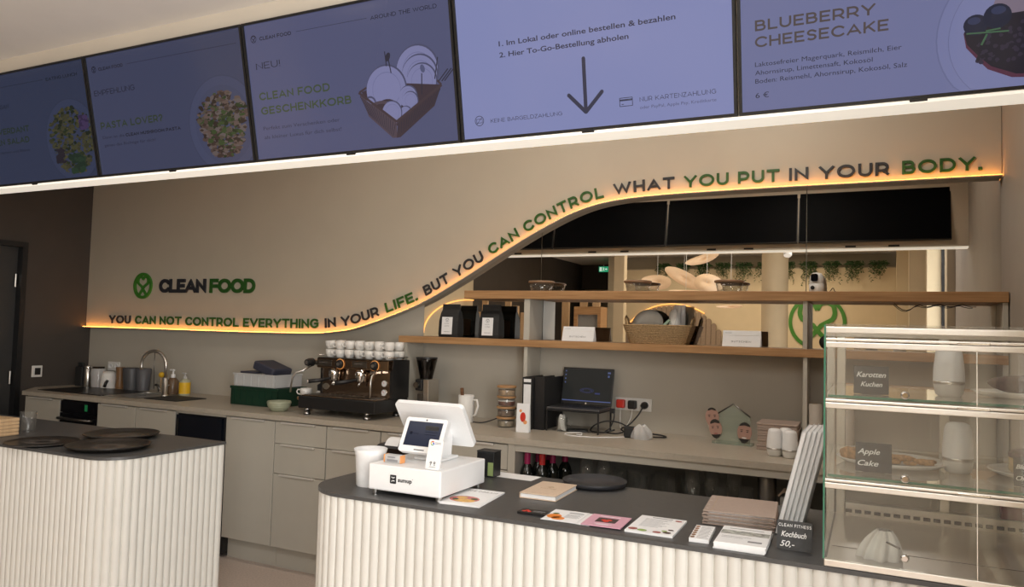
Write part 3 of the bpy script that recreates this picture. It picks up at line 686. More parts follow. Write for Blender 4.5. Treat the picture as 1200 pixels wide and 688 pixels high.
# ------------------------------------------------------------------ back-bar furniture
def handle_bar(x0, x1, z, parent): return MB().rbox(x0, x1, -.016, .001, z - .012, z, .003).build('handle', M_handle, parent)
def base_cabinet(x0, x1, kind, label):
    t = thing('base_cabinet', label, 'cabinet', (x0, 3.51, 0), 0, 'greige base cabinets'); w = x1 - x0
    MB().box(.001, w - .001, .021, .655, .13, .888).build('carcass', M_cab, t)
    MB().box(.0, w, .06, .075, 0, .129).build('plinth', M_cab, t)
    if kind == 'door': rows = [(.135, .880)]
    else: rows = [(.752, .880), (.572, .748), (.135, .568)]
    for a, b in rows:
        p = MB().rbox(.003, w - .003, 0, .019, a, b, .0015, 1).build('door' if kind == 'door' else 'drawer', M_cab, t)
        handle_bar(w * .14, w * .80, b + .003, p)
    return t
base_cabinet(-5.69, -5.285, 'door', 'greige cabinet left of the built-in oven')
base_cabinet(-4.875, -4.487, 'door', 'greige cabinet door under the sink, next to the oven')
base_cabinet(-4.485, -4.105, 'door', 'greige cabinet door under the tap, beside the black fridge')
base_cabinet(-3.655, -3.254, 'door', 'tall single-door greige cabinet between black fridge and drawers')
base_cabinet(-3.252, -2.861, 'drawer', 'greige drawer unit beside the single-door cabinet')
base_cabinet(-2.859, -2.480, 'drawer', 'greige drawer unit under the espresso machine')
base_cabinet(-2.478, -2.082, 'drawer', 'greige drawer unit behind the white till')
base_cabinet(-2.080, -1.684, 'drawer', 'greige drawer unit beside the open wine bottle niche')
t = thing('oven', 'black built-in oven with small green display under the worktop', 'oven', (-5.28, 3.51, 0)); w = .40
MB().box(0, w, .02, .60, .13, .888).build('body', M_black, t)
MB().rbox(.003, w - .003, 0, .019, .795, .878, .002).build('control_panel', M_blackg, t)
MB().box(.27, .30, -.0012, -.0002, .815, .860).build('display', M_led_g, t)
MB().rbox(.003, w - .003, -.002, .019, .30, .79, .002).build('door', M_blackg, t)
MB().tube([(.03, -.002, .755), (.03, -.035, .755), (w - .03, -.035, .755), (w - .03, -.002, .755)], .010).build('handle', M_dsteel, t)
MB().box(0, w, .06, .075, 0, .129).build('plinth', M_cab, t)
t = thing('undercounter_fridge', 'black glass-fronted fridge under the worktop beside the tall greige door', 'fridge', (-4.10, 3.51, 0)); w = .442
MB().box(0, w, .02, .60, .02, .872).build('body', M_black, t)
d = MB().box(.006, w - .03, -.002, .018, .12, .862).build('door', M_navyg, t)
MB().box(.02, .026, -.006, -.002, .2, .84).build('edge_trim', M_dsteel, d)
MB().box(.26, .31, -.0035, -.0022, .60, .63).build('badge', M_dsteel, d)
MB().box(0, w, .0, .6, .873, .888).build('top_filler', M_cab, t)
# open niche under the worktop
t = thing('open_niche_unit', 'open dark-lined niche under the worktop holding bottles and glasses', 'shelf', (-1.682, 3.505, 0)); w = 2.20
MB().box(0, .040, 0, .655, .0, .889).build('side_panel', M_cab, t); MB().box(w - .04, w, 0, .655, .0, .889).build('side_panel', M_cab, t)
MB().box(.041, w - .041, 0, .022, .853, .889).build('front_rail', M_cab, t)
MB().box(.041, w - .041, .64, .655, .0, .888).build('back_panel', M_niche, t)
MB().box(.041, w - .041, .004, .639, .53, .56).build('shelf_board', M_niche, t)
MB().box(.041, w - .041, .004, .02, .0, .529).build('lower_front', M_cab, t)
o = MB().prism([(-5.70, 3.49), (.545, 3.49), (.545, 4.179), (-5.945, 4.179), (-5.945, 3.74)], .890, .920).build('worktop', M_top); tag(o, 'long greige worktop running along the whole back wall', 'worktop')

# shelving over the worktop
t = thing('shelving_unit', 'oak shelves on thin greige uprights in front of the mirror', 'shelf', (0, 0, 0))
MB().rbox(-2.690, .551, 3.965, 4.165, 1.376, 1.417, .002).build('board', M_oak, t)
MB().rbox(-2.226, .553, 3.965, 4.165, 1.655, 1.703, .002).build('board', M_oak, t)
for (x0, x1, z0, z1) in ((-2.652, -2.632, .9203, 1.3755), (-1.822, -1.800, .9203, 1.3755), (-.304, -.284, .9203, 1.3755), (.53, .551, .9203, 1.3755), (-1.828, -1.792, 1.4173, 1.6545), (-.306, -.286, 1.4173, 1.6545), (.53, .551, 1.4173, 1.6545)):
    MB().box(x0, x1, 3.975, 4.165, z0, z1).build('upright', M_cab, t)
o = MB().tube([(.10 + .018 * i, 4.10, 1.652 - .020 * math.sin(PI * min(1, i / 6.0)) - .014 * abs(math.sin(i * .6))) for i in range(20)], .0022, 6).build('hanging_cable', M_black)
tag(o, 'thin dark cable sagging under the upper oak shelf', 'cable')

# ------------------------------------------------------------------ front counter and island
def fluted(path_len_pts, z0, z1, pitch, r):
    """path = dense polyline in plan; half-round ribs along its outer (right-hand) side"""
    P = [Vector((p[0], p[1])) for p in path_len_pts]; cum = [0]
    for a, b in zip(P[:-1], P[1:]): cum.append(cum[-1] + (b - a).length)
    L = cum[-1]; n = int(L / pitch); pitch = L / n; prof = []
    def at(s):
        for i in range(len(P) - 1):
            if s <= cum[i + 1] + 1e-9:
                k = (s - cum[i]) / max(1e-9, cum[i + 1] - cum[i]); d = (P[i + 1] - P[i]).normalized(); return P[i].lerp(P[i + 1], k), Vector((d.y, -d.x))
        d = (P[-1] - P[-2]).normalized(); return P[-1], Vector((d.y, -d.x))
    for i in range(n):
        for q in range(8):
            a = q / 8; p, nn = at((i + a) * pitch); prof.append(p + nn * (r * math.sin(PI * a) ** .6 if q else 0))
    p, nn = at(L); prof.append(p)
    m = len(prof)
    vs = [(p.x, p.y, z0) for p in prof] + [(p.x, p.y, z1) for p in prof]
    fs = [(i, i + 1, m + i + 1, m + i) for i in range(m - 1)]
    return vs, fs, prof
def round_path(pts, rad):
    out = [pts[0]]
    for i in range(1, len(pts) - 1):
        p = Vector(pts[i]); a = (Vector(pts[i - 1]) - p).normalized(); b = (Vector(pts[i + 1]) - p).normalized(); r = rad[i]
        if r <= 0: out.append(pts[i]); continue
        c = p + a * r + b * r
        for k in range(15):
            th = PI / 2 * k / 14; out.append(tuple(c - b * r * math.cos(th) - a * r * math.sin(th)))
    out.append(pts[-1]); return out
def counter(name, label, front, rad, z_top, loc, closing, split=None):
    t = thing(name, label, 'counter', loc)
    path = round_path(front, rad)
    vs, fs, prof = fluted(path, 0.0, z_top - .012, .0335, .0095)
    body = MB().add(vs, fs)
    cl = [(p.x, p.y) for p in prof] + closing
    n = len(vs) // 2; k = len(closing)
    vv = [(x, y, 0.0) for x, y in closing] + [(x, y, z_top - .012) for x, y in closing]
    base = len(body.v); body.add(vv, [])
    ring0 = [n - 1] + [base + i for i in range(k)] + [0]; ring1 = [2 * n - 1] + [base + k + i for i in range(k)] + [n]
    for i in range(len(ring0) - 1): body.f.append([ring0[i], ring0[i + 1], ring1[i + 1], ring1[i]]); body.m.append(0); body.sm.append(False)
    body.build('fluted_panel', M_flute, t)
    # top: offset of the front outline by the rib depth plus a small overhang
    P = [Vector(p) for p in path]; outl = []
    for i in range(len(P)):
        d = (P[min(i + 1, len(P) - 1)] - P[max(i - 1, 0)]).normalized(); outl.append(tuple(P[i] + Vector((d.y, -d.x)) * .012))
    MB().prism(outl + closing, z_top - .0115, z_top).build('counter_top', M_ctop, t)
    return t
ctr = counter('front_counter', 'ivory fluted service counter with rounded end and anthracite top under the till', [(-1.738, 2.635), (-1.738, 2.010), (.580, 2.010)], [0, .17, 0], .92, (0, 0, 0), [(.580, 2.635)])
isl = counter('island_counter', 'ivory fluted island with anthracite top carrying black platters', [(-5.30, 2.005), (-2.695, 2.005), (-2.695, 2.585)], [0, .13, 0], .92, (0, 0, 0), [(-5.30, 2.585)])
# ------------------------------------------------------------------ island objects
def platter(loc, r, label, mat=M_plate, rim=.012):
    t = thing('platter', label, 'plate', loc)
    MB().lathe([(r * .80, 0), (r * .97, rim * .8), (r, rim), (r * .985, rim + .003), (r * .94, rim * .9), (r * .80, .006), (r * .60, .0055)], 48, None, True, True).build('dish', mat, t)
    MB().lathe([(r * .20, .0062), (r * .44, .0064)], 40, None, False, False).build('inner_ring', pmat('worn_stoneware', (0.075, 0.066, 0.06), 0.4, scale=20, var=0.3), t)
    return t
platter((-2.935, 2.175, .9204), .168, 'large dark stoneware platter nearest the rounded corner of the island', rim=.018)
platter((-3.168, 2.412, .9204), .163, 'dark stoneware platter further back on the island, behind the corner platter', rim=.018)
platter((-3.265, 2.10, .9204), .146, 'flat dark platter on the island between the drinking glass and corner platter', rim=.008)
t = thing('drinking_glass', 'clear drinking glass on the island beside the pale wooden box', 'glass', (-3.655, 2.275, .9204))
MB().lathe([(.030, 0), (.036, .095), (.034, .095), (.028, .006), (.001, .006)], 24, None, True, False).build('glass_body', M_thin, t)
t = thing('napkin_box', 'pale wooden slatted box at the end of the island', 'box', (-3.66, 2.125, .9204), 0.05)
mb = MB()
for k in range(5): mb.rbox(-.09, .09, -.055, .055, .002 + .016 * k, .016 + .016 * k, .002)
mb.build('slats', M_beech, t)
MB().box(-.085, .085, -.05, .05, .0, .079).build('inner_box', M_kraft, t)

# ------------------------------------------------------------------ things along the back worktop
W = .9203
def on(x, y, dz=0.0): return (x, y, W + dz)
t = thing('induction_hob', 'flat black induction hob set in the worktop above the oven', 'hob', on(-5.33, 3.80))
MB().prism([(-.36, -.20), (.36, -.20), (.36, .19), (-.36, .19)], 0, .005).build('glass_plate', pmat('hob_glass', (0.006, 0.006, 0.007), 0.35, spec=0.25, var=0.05), t)
mb = MB()
for (x, y, r) in ((-.2, -.08, .075), (-.2, .09, .06), (.2, -.08, .06), (.2, .09, .08)): mb.lathe([(r, .0052), (r + .003, .0052)], 32, T(x, y, 0), False, False, smooth=False)
mb.build('cooking_zones', M_dsteel, t)
t = thing('sink', 'shallow steel sink with drainer beside the black hob', 'sink', on(-4.79, 3.80))
mb = MB(); mb.box(-.17, .17, -.185, -.165, 0, .004).box(-.17, .17, .165, .185, 0, .004).box(-.17, -.15, -.165, .165, 0, .004).box(.15, .17, -.165, .165, 0, .004).box(-.15, .15, -.165, .165, 0, .0012)
mb.build('basin', M_steel, t); MB().lathe([(.022, .0013), (.022, .003), (.015, .003)], 20, None, False, True).build('drain', M_dsteel, t)
o = MB().rbox(-4.595, -4.275, 3.655, 3.915, W, W + .006, .002).build('drying_mat', M_blackm); tag(o, 'black drying mat on the worktop right of the tap', 'mat')
t = thing('tap', 'tall curved steel tap with hanging pull-out hose over the sink', 'tap', on(-4.640, 3.865))
MB().lathe([(.026, 0), (.026, .012), (.017, .016), (.017, .13), (.013, .135)], 20).build('base', M_steel, t)
arcp = [(0, 0, .13), (0, 0, .22)] + [(-.105 + .105 * math.cos(a), -.02 * (1 - math.cos(a)), .22 + .105 * math.sin(a)) for a in [PI * k / 16 for k in range(17)]]
arcp += [(-.21, -.04, .205), (-.207, -.04, .185)]
MB().tube(arcp, .0115, 10).build('spout', M_steel, t)
MB().tube([(.015, 0, .075), (.05, -.01, .085)], .006).build('lever', M_steel, t)
MB().tube([(-.10, -.02, .315), (-.102, -.02, .22), (-.10, -.015, .05)], .003, 6).build('chain', M_dsteel, t)
t = thing('light_switch', 'white light switch with black rocker on the dark left wall', 'switch', (-5.9485, 3.745, 1.043)); MB().rbox(0, .009, -.041, .041, -.045, .045, .003).build('frame', M_whitem, t); MB().rbox(.0092, .012, -.020, .026, -.027, .027, .002).build('rocker', M_black, t)
# objects against the wall by the hob
t = thing('knife_block', 'black block next to the steel canister in the corner', 'knife block', on(-5.83, 4.06)); MB().rbox(-.04, .045, -.05, .05, 0, .155, .006).build('block', M_blackm, t)
mb = MB()
for k in range(3): mb.rbox(-.03 + .025 * k, -.018 + .025 * k, -.035, -.015, .1552, .19, .003)
mb.build('handles', M_black, t)
t = thing('canister', 'narrow shiny steel canister in the corner beside the black block', 'canister', on(-5.735, 4.03)); MB().lathe([(.026, 0), (.028, .004), (.028, .145), (.024, .15)], 22).build('body', M_steel, t); MB().lathe([(.028, .1502), (.028, .166), (.020, .172)], 22).build('lid', M_chrome, t)
t = thing('storage_jar', 'tall clear plastic jar with pinkish contents behind the hob', 'jar', on(-5.635, 4.05)); MB().lathe([(.05, 0), (.056, .13), (.05, .145), (.045, .15)], 24).build('jar_body', M_frost, t); MB().lathe([(.044, .004), (.049, .09)], 20).build('contents', pmat('pinkish_powder', (0.42, 0.30, 0.26), 0.8), t); MB().lathe([(.046, .1502), (.046, .165)], 20).build('lid', M_smoke, t)
t = thing('kettle', 'white kettle with black handle behind the hob under the wall sockets', 'kettle', on(-5.50, 4.04)); MB().lathe([(.058, 0), (.060, .01), (.054, .115), (.050, .12)], 24).build('body', M_whitem, t)
MB().tube([(.05, -.045, .06), (.07, -.07, .05), (.06, -.075, .015)], .012).build('handle', M_black, t); MB().lathe([(.050, .1202), (.035, .132), (.008, .135)], 20).build('lid', M_whitem, t)
def sockets(x, z, n, label, mats=None):
    t = thing('wall_socket', label, 'socket', (x, 4.1785, z))
    MB().rbox(-.0355 * n, .0355 * n, -.010, 0, -.036, .036, .003).build('frame', M_whitem, t)
    for k in range(n):
        cx = -.0355 * n + .071 * (k + .5)
        MB().lathe([(.022, 0), (.022, .003), (.018, .0035), (.017, .0015), (.001, .0015)], 24, plane_M((cx, -.0101, 0), (1, 0, 0), (0, 0, 1)), False, False).build('insert', M_white, t)
    return t
sockets(-5.62, 1.085, 2, 'white double wall socket behind the kettle')
t = thing('carafe', 'amber brown ribbed bottle pair between kettle and dark cups', 'bottle', on(-5.372, 4.07)); MB().lathe([(.030, 0), (.034, .02), (.028, .08), (.030, .13), (.034, .17)], 20, T(-.03, 0, 0)).build('bottle_body', pmat('amber_plastic', (0.22, 0.12, 0.055), 0.35), t); MB().lathe([(.028, 0), (.030, .02), (.026, .08), (.028, .13), (.030, .165)], 20, T(.032, .02, 0)).build('bottle_body', M_tan, t)
t = thing('tumbler_stack', 'pair of dark grey tapered tubs standing by the sink wall', 'tub', on(-5.205, 4.05)); MB().lathe([(.055, 0), (.068, .165), (.066, .172), (.06, .172), (.052, .01)], 26, T(-.035, 0, 0)).build('tub', pmat('dark_grey_tub', (0.07, 0.07, 0.075), 0.45), t); MB().lathe([(.045, 0), (.058, .165), (.05, .172)], 26, T(.062, .03, 0)).build('tub', pmat('grey_tub', (0.10, 0.10, 0.11), 0.45), t)
t = thing('dish_brush', 'yellow-headed dish brush standing in a small glass by the tap', 'brush', on(-4.90, 4.04)); MB().lathe([(.028, 0), (.03, .09), (.028, .09), (.026, .004), (.001, .004)], 18, None, True, False).build('holder', M_thin, t); MB().tube([(0, 0, .006), (.004, 0, .12)], .005).build('handle', M_beech, t); MB().ball((.006, 0, .135), .022).build('brush_head', M_yellow, t); MB().tube([(-.01, 0, .01), (-.02, -.01, .055), (-.04, -.015, .058)], .010).build('scrubber', M_black, t)
t = thing('cleaning_brush', 'white oval scrubbing brush upright behind the tap', 'brush', on(-4.815, 4.02)); MB().ball((0, 0, .065), .065, .42, .3, 1).build('brush_body', M_whitem, t)
t = thing('soap_dispenser', 'brown soap bottle with white pump behind the tap', 'soap bottle', on(-4.722, 4.00)); MB().lathe([(.038, 0), (.041, .006), (.041, .10), (.02, .125)], 22).build('bottle_body', pmat('brown_translucent_plastic', (0.15, 0.09, 0.05), 0.25), t); MB().lathe([(.016, .1252), (.016, .15), (.006, .152), (.006, .175)], 14).rbox(-.032, .012, -.008, .008, .1755, .187, .003).build('pump', M_white, t)
t = thing('soap_bottle', 'yellow-labelled soap bottle with clear pump on the worktop', 'soap bottle', on(-4.590, 3.995)); MB().lathe([(.036, 0), (.040, .006), (.040, .105), (.018, .125)], 22).build('bottle_body', pmat('pale_soap', (0.42, 0.42, 0.30), 0.25), t); MB().lathe([(.0405, .015), (.0405, .098)], 22, None, False, False).build('label_wrap', M_yellow, t); MB().lathe([(.014, .1252), (.014, .14), (.005, .142), (.005, .158)], 14).rbox(-.026, .010, -.007, .007, .1585, .168, .003).build('pump', M_frost, t)
# green crate, clear tub, blue lunch boxes
t = thing('bottle_crate', 'dark green plastic crate on the worktop left of the coffee machine', 'crate', on(-3.70, 3.92), -.02)
mb = MB(); w2, d2, h = .212, .135, .125
mb.rbox(-w2, w2, -d2, -d2 + .012, 0, h, .003).rbox(-w2, w2, d2 - .012, d2, 0, h, .003).rbox(-w2, -w2 + .012, -d2, d2, 0, h, .003).rbox(w2 - .012, w2, -d2, d2, 0, h, .003).box(-w2 + .01, w2 - .01, -d2 + .01, d2 - .01, .003, .010)
for k in range(7): mb.box(-w2 + .03 + .056 * k, -w2 + .036 + .056 * k, -d2 - .004, -d2, .01, h - .01)
mb.rbox(-w2 - .005, w2 + .005, -d2 - .006, -d2 + .006, h - .018, h, .003).rbox(w2 - .006, w2 + .006, -d2, d2, h - .018, h, .003)
mb.build('crate_body', M_green, t); MB().box(.14, .185, -d2 - .0056, -d2 - .0044, .012, .032).build('label_plate', M_inkg, t)
t = thing('clear_tub', 'translucent ribbed plastic tub stacked on the green crate', 'tub', on(-3.71, 3.92, .1255), -.02)
mb = MB(); w2, d2, h = .185, .125, .085
for (a, b, c, d) in ((-w2, w2, -d2, -d2 + .004), (-w2, w2, d2 - .004, d2), (-w2, -w2 + .004, -d2, d2), (w2 - .004, w2, -d2, d2)): mb.box(a, b, c, d, 0, h)
mb.box(-w2, w2, -d2, d2, 0, .004)
for k in range(6): mb.box(-w2 + .02 + .066 * k, -w2 + .026 + .066 * k, -d2 - .005, -d2, .004, h - .006)
mb.box(-w2 - .008, w2 + .008, -d2 - .008, -d2, h - .008, h).box(w2, w2 + .008, -d2, d2, h - .008, h)
mb.build('tub_body', M_frost, t)
t = thing('container_lid', 'dark slate blue container leaning in the clear tub', 'container', on(-3.655, 3.92, .165), -.02); MB().rbox(-.12, .07, -.09, .09, -.02, .04, .012, 3, T(.0, 0, .062) @ RY(.30)).build('container_body', M_blue, t)
o = MB().rbox(-.07, .07, -.10, .10, 0, .012, .004, 2).build('tray', M_blue, None, on(-3.80, 3.92, .211)); tag(o, 'thin dark blue lid lying across the clear tub rim', 'lid')
t = thing('bowl', 'small sage green ribbed bowl in front of the green crate', 'bowl', on(-3.37, 3.665)); MB().lathe([(.042, 0), (.050, .004), (.070, .035), (.074, .062), (.071, .064), (.066, .036), (.046, .010), (.001, .008)], 32, None, True, False).build('bowl_body', M_sage, t)
mb = MB()
for z in (.028, .040, .052): mb.lathe([(.0655 + (z - .028) * .35, z - .003), (.0685 + (z - .028) * .3, z), (.0665 + (z - .028) * .35, z + .003)], 32, None, False, False)
mb.build('ribs', M_sage, t)
t = thing('wooden_stand', 'small round wooden stand left of the coffee machine', 'stand', on(-3.27, 3.83)); MB().lathe([(.075, .068), (.078, .072), (.078, .082), (.075, .086)], 30).build('board', M_oak, t); MB().lathe([(.045, 0), (.012, .012), (.012, .068)], 18).build('foot', M_steel, t)
def cup_meshes(parent, r=.036, h=.055, ha=0.0, mat=M_porc):
    MB().lathe([(r * .62, 0), (r * .72, .004), (r * .96, h * .45), (r, h), (r * .95, h), (r * .90, h * .45), (r * .6, .006), (.0005, .006)], 20, None, True, False).build('bowl', mat, parent)
    MB().tube([(r * .93 + .001, 0, h * .80), (r * 1.35, 0, h * .84), (r * 1.55, 0, h * .60), (r * 1.35, 0, h * .34), (r * .86, 0, h * .30)], .0045, 7, RZ(ha)).build('handle', mat, parent)
t = thing('coffee_cup', 'single white cup on the small wooden stand', 'cup', on(-3.275, 3.80, .0863), 0); cup_meshes(t, .038, .056, 3.6)
t = thing('lidded_jar', 'black-lidded white jar on the worktop behind the wooden stand', 'jar', on(-3.30, 4.00)); MB().lathe([(.045, 0), (.048, .10), (.035, .115)], 22).build('jar_body', M_whitem, t); MB().lathe([(.040, .1152), (.042, .15), (.02, .165), (.018, .18), (.008, .185)], 22).build('lid', M_black, t)
t = thing('glass_canister', 'clear glass canister with white powder left of the coffee machine', 'jar', on(-3.135, 4.03)); MB().lathe([(.046, 0), (.048, .15), (.046, .15), (.044, .004), (.001, .004)], 22, None, True, False).build('jar_body', M_thin, t); MB().lathe([(.042, .006), (.042, .075)], 20).build('contents', M_whitem, t); MB().lathe([(.049, .1503), (.049, .165)], 22).build('lid', M_black, t)

# espresso machine -------------------------------------------------------
t = thing('espresso_machine', 'two-group bronze and black espresso machine stacked with white cups', 'coffee machine', on(-3.175, 3.615))
Wm = .575
def dark(name, mb, m=M_black): return mb.build(name, m, t)
dark('base', MB().rbox(0, Wm, 0, .345, .038, .112, .006))
dark('drip_tray', MB().rbox(.015, Wm - .015, .012, .17, .1122, .120, .002), M_brass)
mb = MB()
for k in range(14): mb.box(.03 + .037 * k, .052 + .037 * k, .02, .16, .1202, .1225)
dark('drip_grid', mb, M_dsteel)
dark('splash_back', MB().box(.035, Wm - .02, .175, .19, .1205, .285), M_brass)
dark('side_panel', MB().prism([(.17, .113), (.345, .113), (.345, .345), (.175, .345), (.165, .30)], Wm - .018, Wm + .002, Matrix(((0, 0, 1, 0), (1, 0, 0, 0), (0, 1, 0, 0), (0, 0, 0, 1)))))
dark('side_panel', MB().prism([(.17, .113), (.345, .113), (.345, .345), (.175, .345), (.165, .30)], .028, .040, Matrix(((0, 0, 1, 0), (1, 0, 0, 0), (0, 1, 0, 0), (0, 0, 0, 1)))))
dark('rear_housing', MB().box(.041, Wm - .019, .191, .343, .113, .335))
hd = dark('control_head', MB().rbox(.03, Wm - .002, .125, .30, .283, .345, .005), M_brass)
for x in (.095, .36): MB().rbox(x - .055, x + .055, .1215, .1245, .297, .333, .002).build('button_panel', M_dsteel, hd)
for x in (.06, .075, .09, .105, .33, .345, .36, .375): MB().lathe([(.0045, 0), (.004, .003)], 10, plane_M((x, .1213, .318), (1, 0, 0), (0, 0, 1))).build('button', M_chrome, hd)
for x, l in ((-.035, .055), (.215, .02), (.475, .02)):
    Mk = plane_M((x, .1215 if x > 0 else .16, .312), (1, 0, 0), (0, 0, 1))
    MB().lathe([(.020, 0), (.027, .004), (.027, l * .6), (.020, l)], 20, Mk).build('steam_knob', M_black, t); MB().lathe([(.012, l + .0002), (.012, l + .003)], 16, Mk).build('knob_cap', M_chrome, t)
    if x > 0:
        mb = MB(); mb.lathe([(.0285, .0), (.033, .0), (.033, .003), (.0285, .003)], 24, Mk, False, False); mb.build('knob_light', pmat('orange_ring_light', (0.6, 0.3, 0.1), 0.4, emit=(1, .35, .08), es=.35, var=0), t)
dark('knob_stem', MB().tube([(-.035, .165, .312), (.035, .165, .312)], .016), M_dsteel)
for x in (.165, .365):
    g = dark('group_head', MB().lathe([(.034, .235), (.036, .245), (.036, .268), (.026, .283)], 24, T(x, .135, 0)), M_chrome)
    pf = dark('portafilter', MB().lathe([(.024, .206), (.031, .212), (.032, .234)], 22, T(x, .135, 0)), M_chrome)
    MB().tube([(x - .01, .105, .222), (x - .045, .055, .212), (x - .09, .0, .204)], [.008, .012, .013], 10).build('handle', M_black, pf)
    MB().lathe([(.0135, 0), (.0135, .006)], 12, plane_M((x - .091, -.002, .2035), (1, -.9, 0), (0, 0, 1))).build('handle_cap', M_chrome, pf)
    MB().tube([(x, .135, .207), (x - .012, .13, .19), (x - .014, .13, .178)], .006).build('spout', M_chrome, pf)
for x in (.045, .53 - .06): dark('steam_wand', MB().tube([(x - .06 if x < .1 else x + .02, .12, .29), (x - .085 if x < .1 else x + .03, .08, .262), (x - .12 if x < .1 else x + .03, .06, .25), (x - .14 if x < .1 else x + .032, .05, .22), (x - .150 if x < .1 else x + .035, .045, .125)], .006, 8), M_steel)
for z in (.205, .150):
    Mg = plane_M((.515, .1745, z), (1, 0, 0), (0, 0, 1)); g = dark('pressure_gauge', MB().lathe([(.021, 0), (.021, .006), (.018, .007), (.018, .005)], 22, Mg, True, False), M_chrome)
    MB().lathe([(.0178, .0052), (.0005, .0052)], 20, Mg, False, False).build('dial', M_paper, g); MB().box(-.001, .001, 0, .014, .0054, .0060, Mg @ RZ(.8)).build('needle', M_red, g)
dark('hot_water_tap', MB().rbox(.455, .49, .10, .17, .262, .282, .004), M_chrome)
dark('cup_rail', MB().tube([(.045, .128, .362), (.045, .341, .362), (Wm - .01, .341, .362), (Wm - .01, .128, .362)], .004, 6), M_chrome)
dark('cup_shelf', MB().box(.035, Wm - .004, .13, .344, .3455, .349), M_dsteel)
for (x, y) in ((.05, .03), (.02, .30), (.50, .03), (.52, .30)):
    dark('foot', MB().lathe([(.020, .0), (.020, .022), (.017, .022), (.017, .0378)], 18, T(x, y, 0)), M_steel); dark('rubber_pad', MB().lathe([(.022, .0), (.022, .006)], 18, T(x, y, 0)), M_black)
for x in (.04 + .0,): dark('name_badge', MB().lathe([(.020, 0), (.020, .002)], 24, plane_M((x + .03, .1742, .165), (1, 0, 0), (0, 0, 1)) @ Matrix.Diagonal((1.25, 1, 1, 1))), M_steel)
# cups on the machine: two rows, two layers
proto = None; rnd = random.Random(3)
for layer in range(2):
    for row in range(2):
        for k in range(7):
            x = .084 + .0742 * k + .002 * rnd.random(); y = .190 + .102 * row
            loc = (-3.175 + x, 3.615 + y, W + .3495 + layer * .0512)
            lab = ('white cup in the lower layer on top of the espresso machine', 'white cup in the upper layer stacked on other cups')[layer]
            grp = ('lower cups on the espresso machine', 'upper cups on the espresso machine')[layer]
            a = rnd.choice((-.75, -1.0, -2.2, -2.4, -.85, -2.3)) + rnd.random() * .1
            if proto is None:
                proto = thing('coffee_cup', lab, 'cup', loc, a, grp); cup_meshes(proto, .0335, .050, 0); t = proto
            else: t = dup(proto, loc, a, lab, grp)
            if layer and k % 2 == 0: t.rotation_euler.x = .10; t.location.z += .003
# coffee grinder in the first bay
t = thing('coffee_grinder', 'coffee grinder with smoked hopper in the bay beside the coffee machine', 'grinder', on(-2.485, 3.98))
MB().rbox(-.045, .055, -.075, .075, 0, .015, .004).build('base', M_dsteel, t); MB().rbox(.012, .052, -.055, .07, .015, .235, .004).build('column', M_steel, t)
MB().rbox(-.040, .0115, -.065, .06, .165, .235, .008).build('head', M_black, t); MB().rbox(-.030, .005, -.05, .03, .10, .145, .004).build('portafilter_fork', M_dsteel, t)
MB().lathe([(.040, .2353), (.042, .25), (.064, .345), (.066, .36), (.060, .36), (.038, .25)], 26, None, False, False).build('hopper', M_smoke, t); MB().lathe([(.037, .24), (.047, .295)], 22).build('beans', pmat('coffee_beans', (0.03, 0.018, 0.012), 0.6, scale=200, var=.4), t); MB().lathe([(.067, .3603), (.067, .368)], 26).build('lid', M_black, t)
MB().lathe([(.018, 0), (.018, .02)], 16, plane_M((-.02, -.0652, .20), (1, 0, 0), (0, 0, 1))).build('dial', M_dsteel, t)
t = thing('pitcher', 'tall white pitcher holding wooden sticks behind the white till', 'jug', on(-2.165, 3.92)); MB().lathe([(.044, 0), (.048, .006), (.048, .155), (.045, .16), (.042, .155), (.042, .01), (.001, .008)], 26, None, True, False).build('jug_body', M_whitem, t); MB().tube([(.0475, 0, .13), (.078, -.01, .135), (.086, -.01, .10), (.070, -.01, .05), (.0475, 0, .035)], .007).build('handle', M_whitem, t)
o = MB().rbox(-.010, .010, -.006, .006, .012, .20, .003, 2, RY(-.08)).build('wooden_stick', M_oakd, None, on(-2.183, 3.925)); tag(o, 'brown wooden stick standing in the white pitcher', 'stick')
t = thing('cable', 'dark cable running from the jars along the worktop behind the till', 'cable', on(-2.0, 3.93))
MB().lead([(.14, .06, .10), (.08, .08, .065), (0, .06, .025), (-.06, 0, .004), (-.15, .0, .004), (-.19, .02, .004)], .0035, 7).build('lead', M_black, t); MB().rbox(-.225, -.185, 0, .04, 0, .020, .004).build('plug', M_black, t)
# stacked storage jars
jl = ['bottom jar of the stack, filled with pale grains', 'second jar from the bottom, filled with dark brown layers', 'third jar from the bottom, with a white-topped dark filling', 'topmost stacked jar with wooden lid beside the divider']
jc = [(0.34, 0.27, 0.19), (0.20, 0.13, 0.09), (0.15, 0.05, 0.03), (0.45, 0.30, 0.18)]
for k in range(4):
    t = thing('storage_jar', jl[k] , 'jar', on(-1.88, 3.88, .0585 * k), 0, 'wooden-lidded jars by the divider')
    MB().lathe([(.048, 0), (.052, .004), (.052, .040), (.047, .046), (.0455, .046), (.050, .038), (.050, .006), (.001, .005)], 26, None, True, False).build('jar_body', M_thin, t)
    MB().lathe([(.0485, .006), (.0485, .034 if k != 2 else .028)], 24).build('contents', pmat('jar_contents_%d' % k, jc[k], 0.7, scale=70, var=.5), t)
    MB().lathe([(.055, .0462), (.056, .048), (.056, .056), (.054, .0582)], 28).build('lid', M_oak, t)
    if k == 2: MB().lathe([(.0486, .0282), (.0486, .035)], 24).build('cream_layer', M_whitem, t)
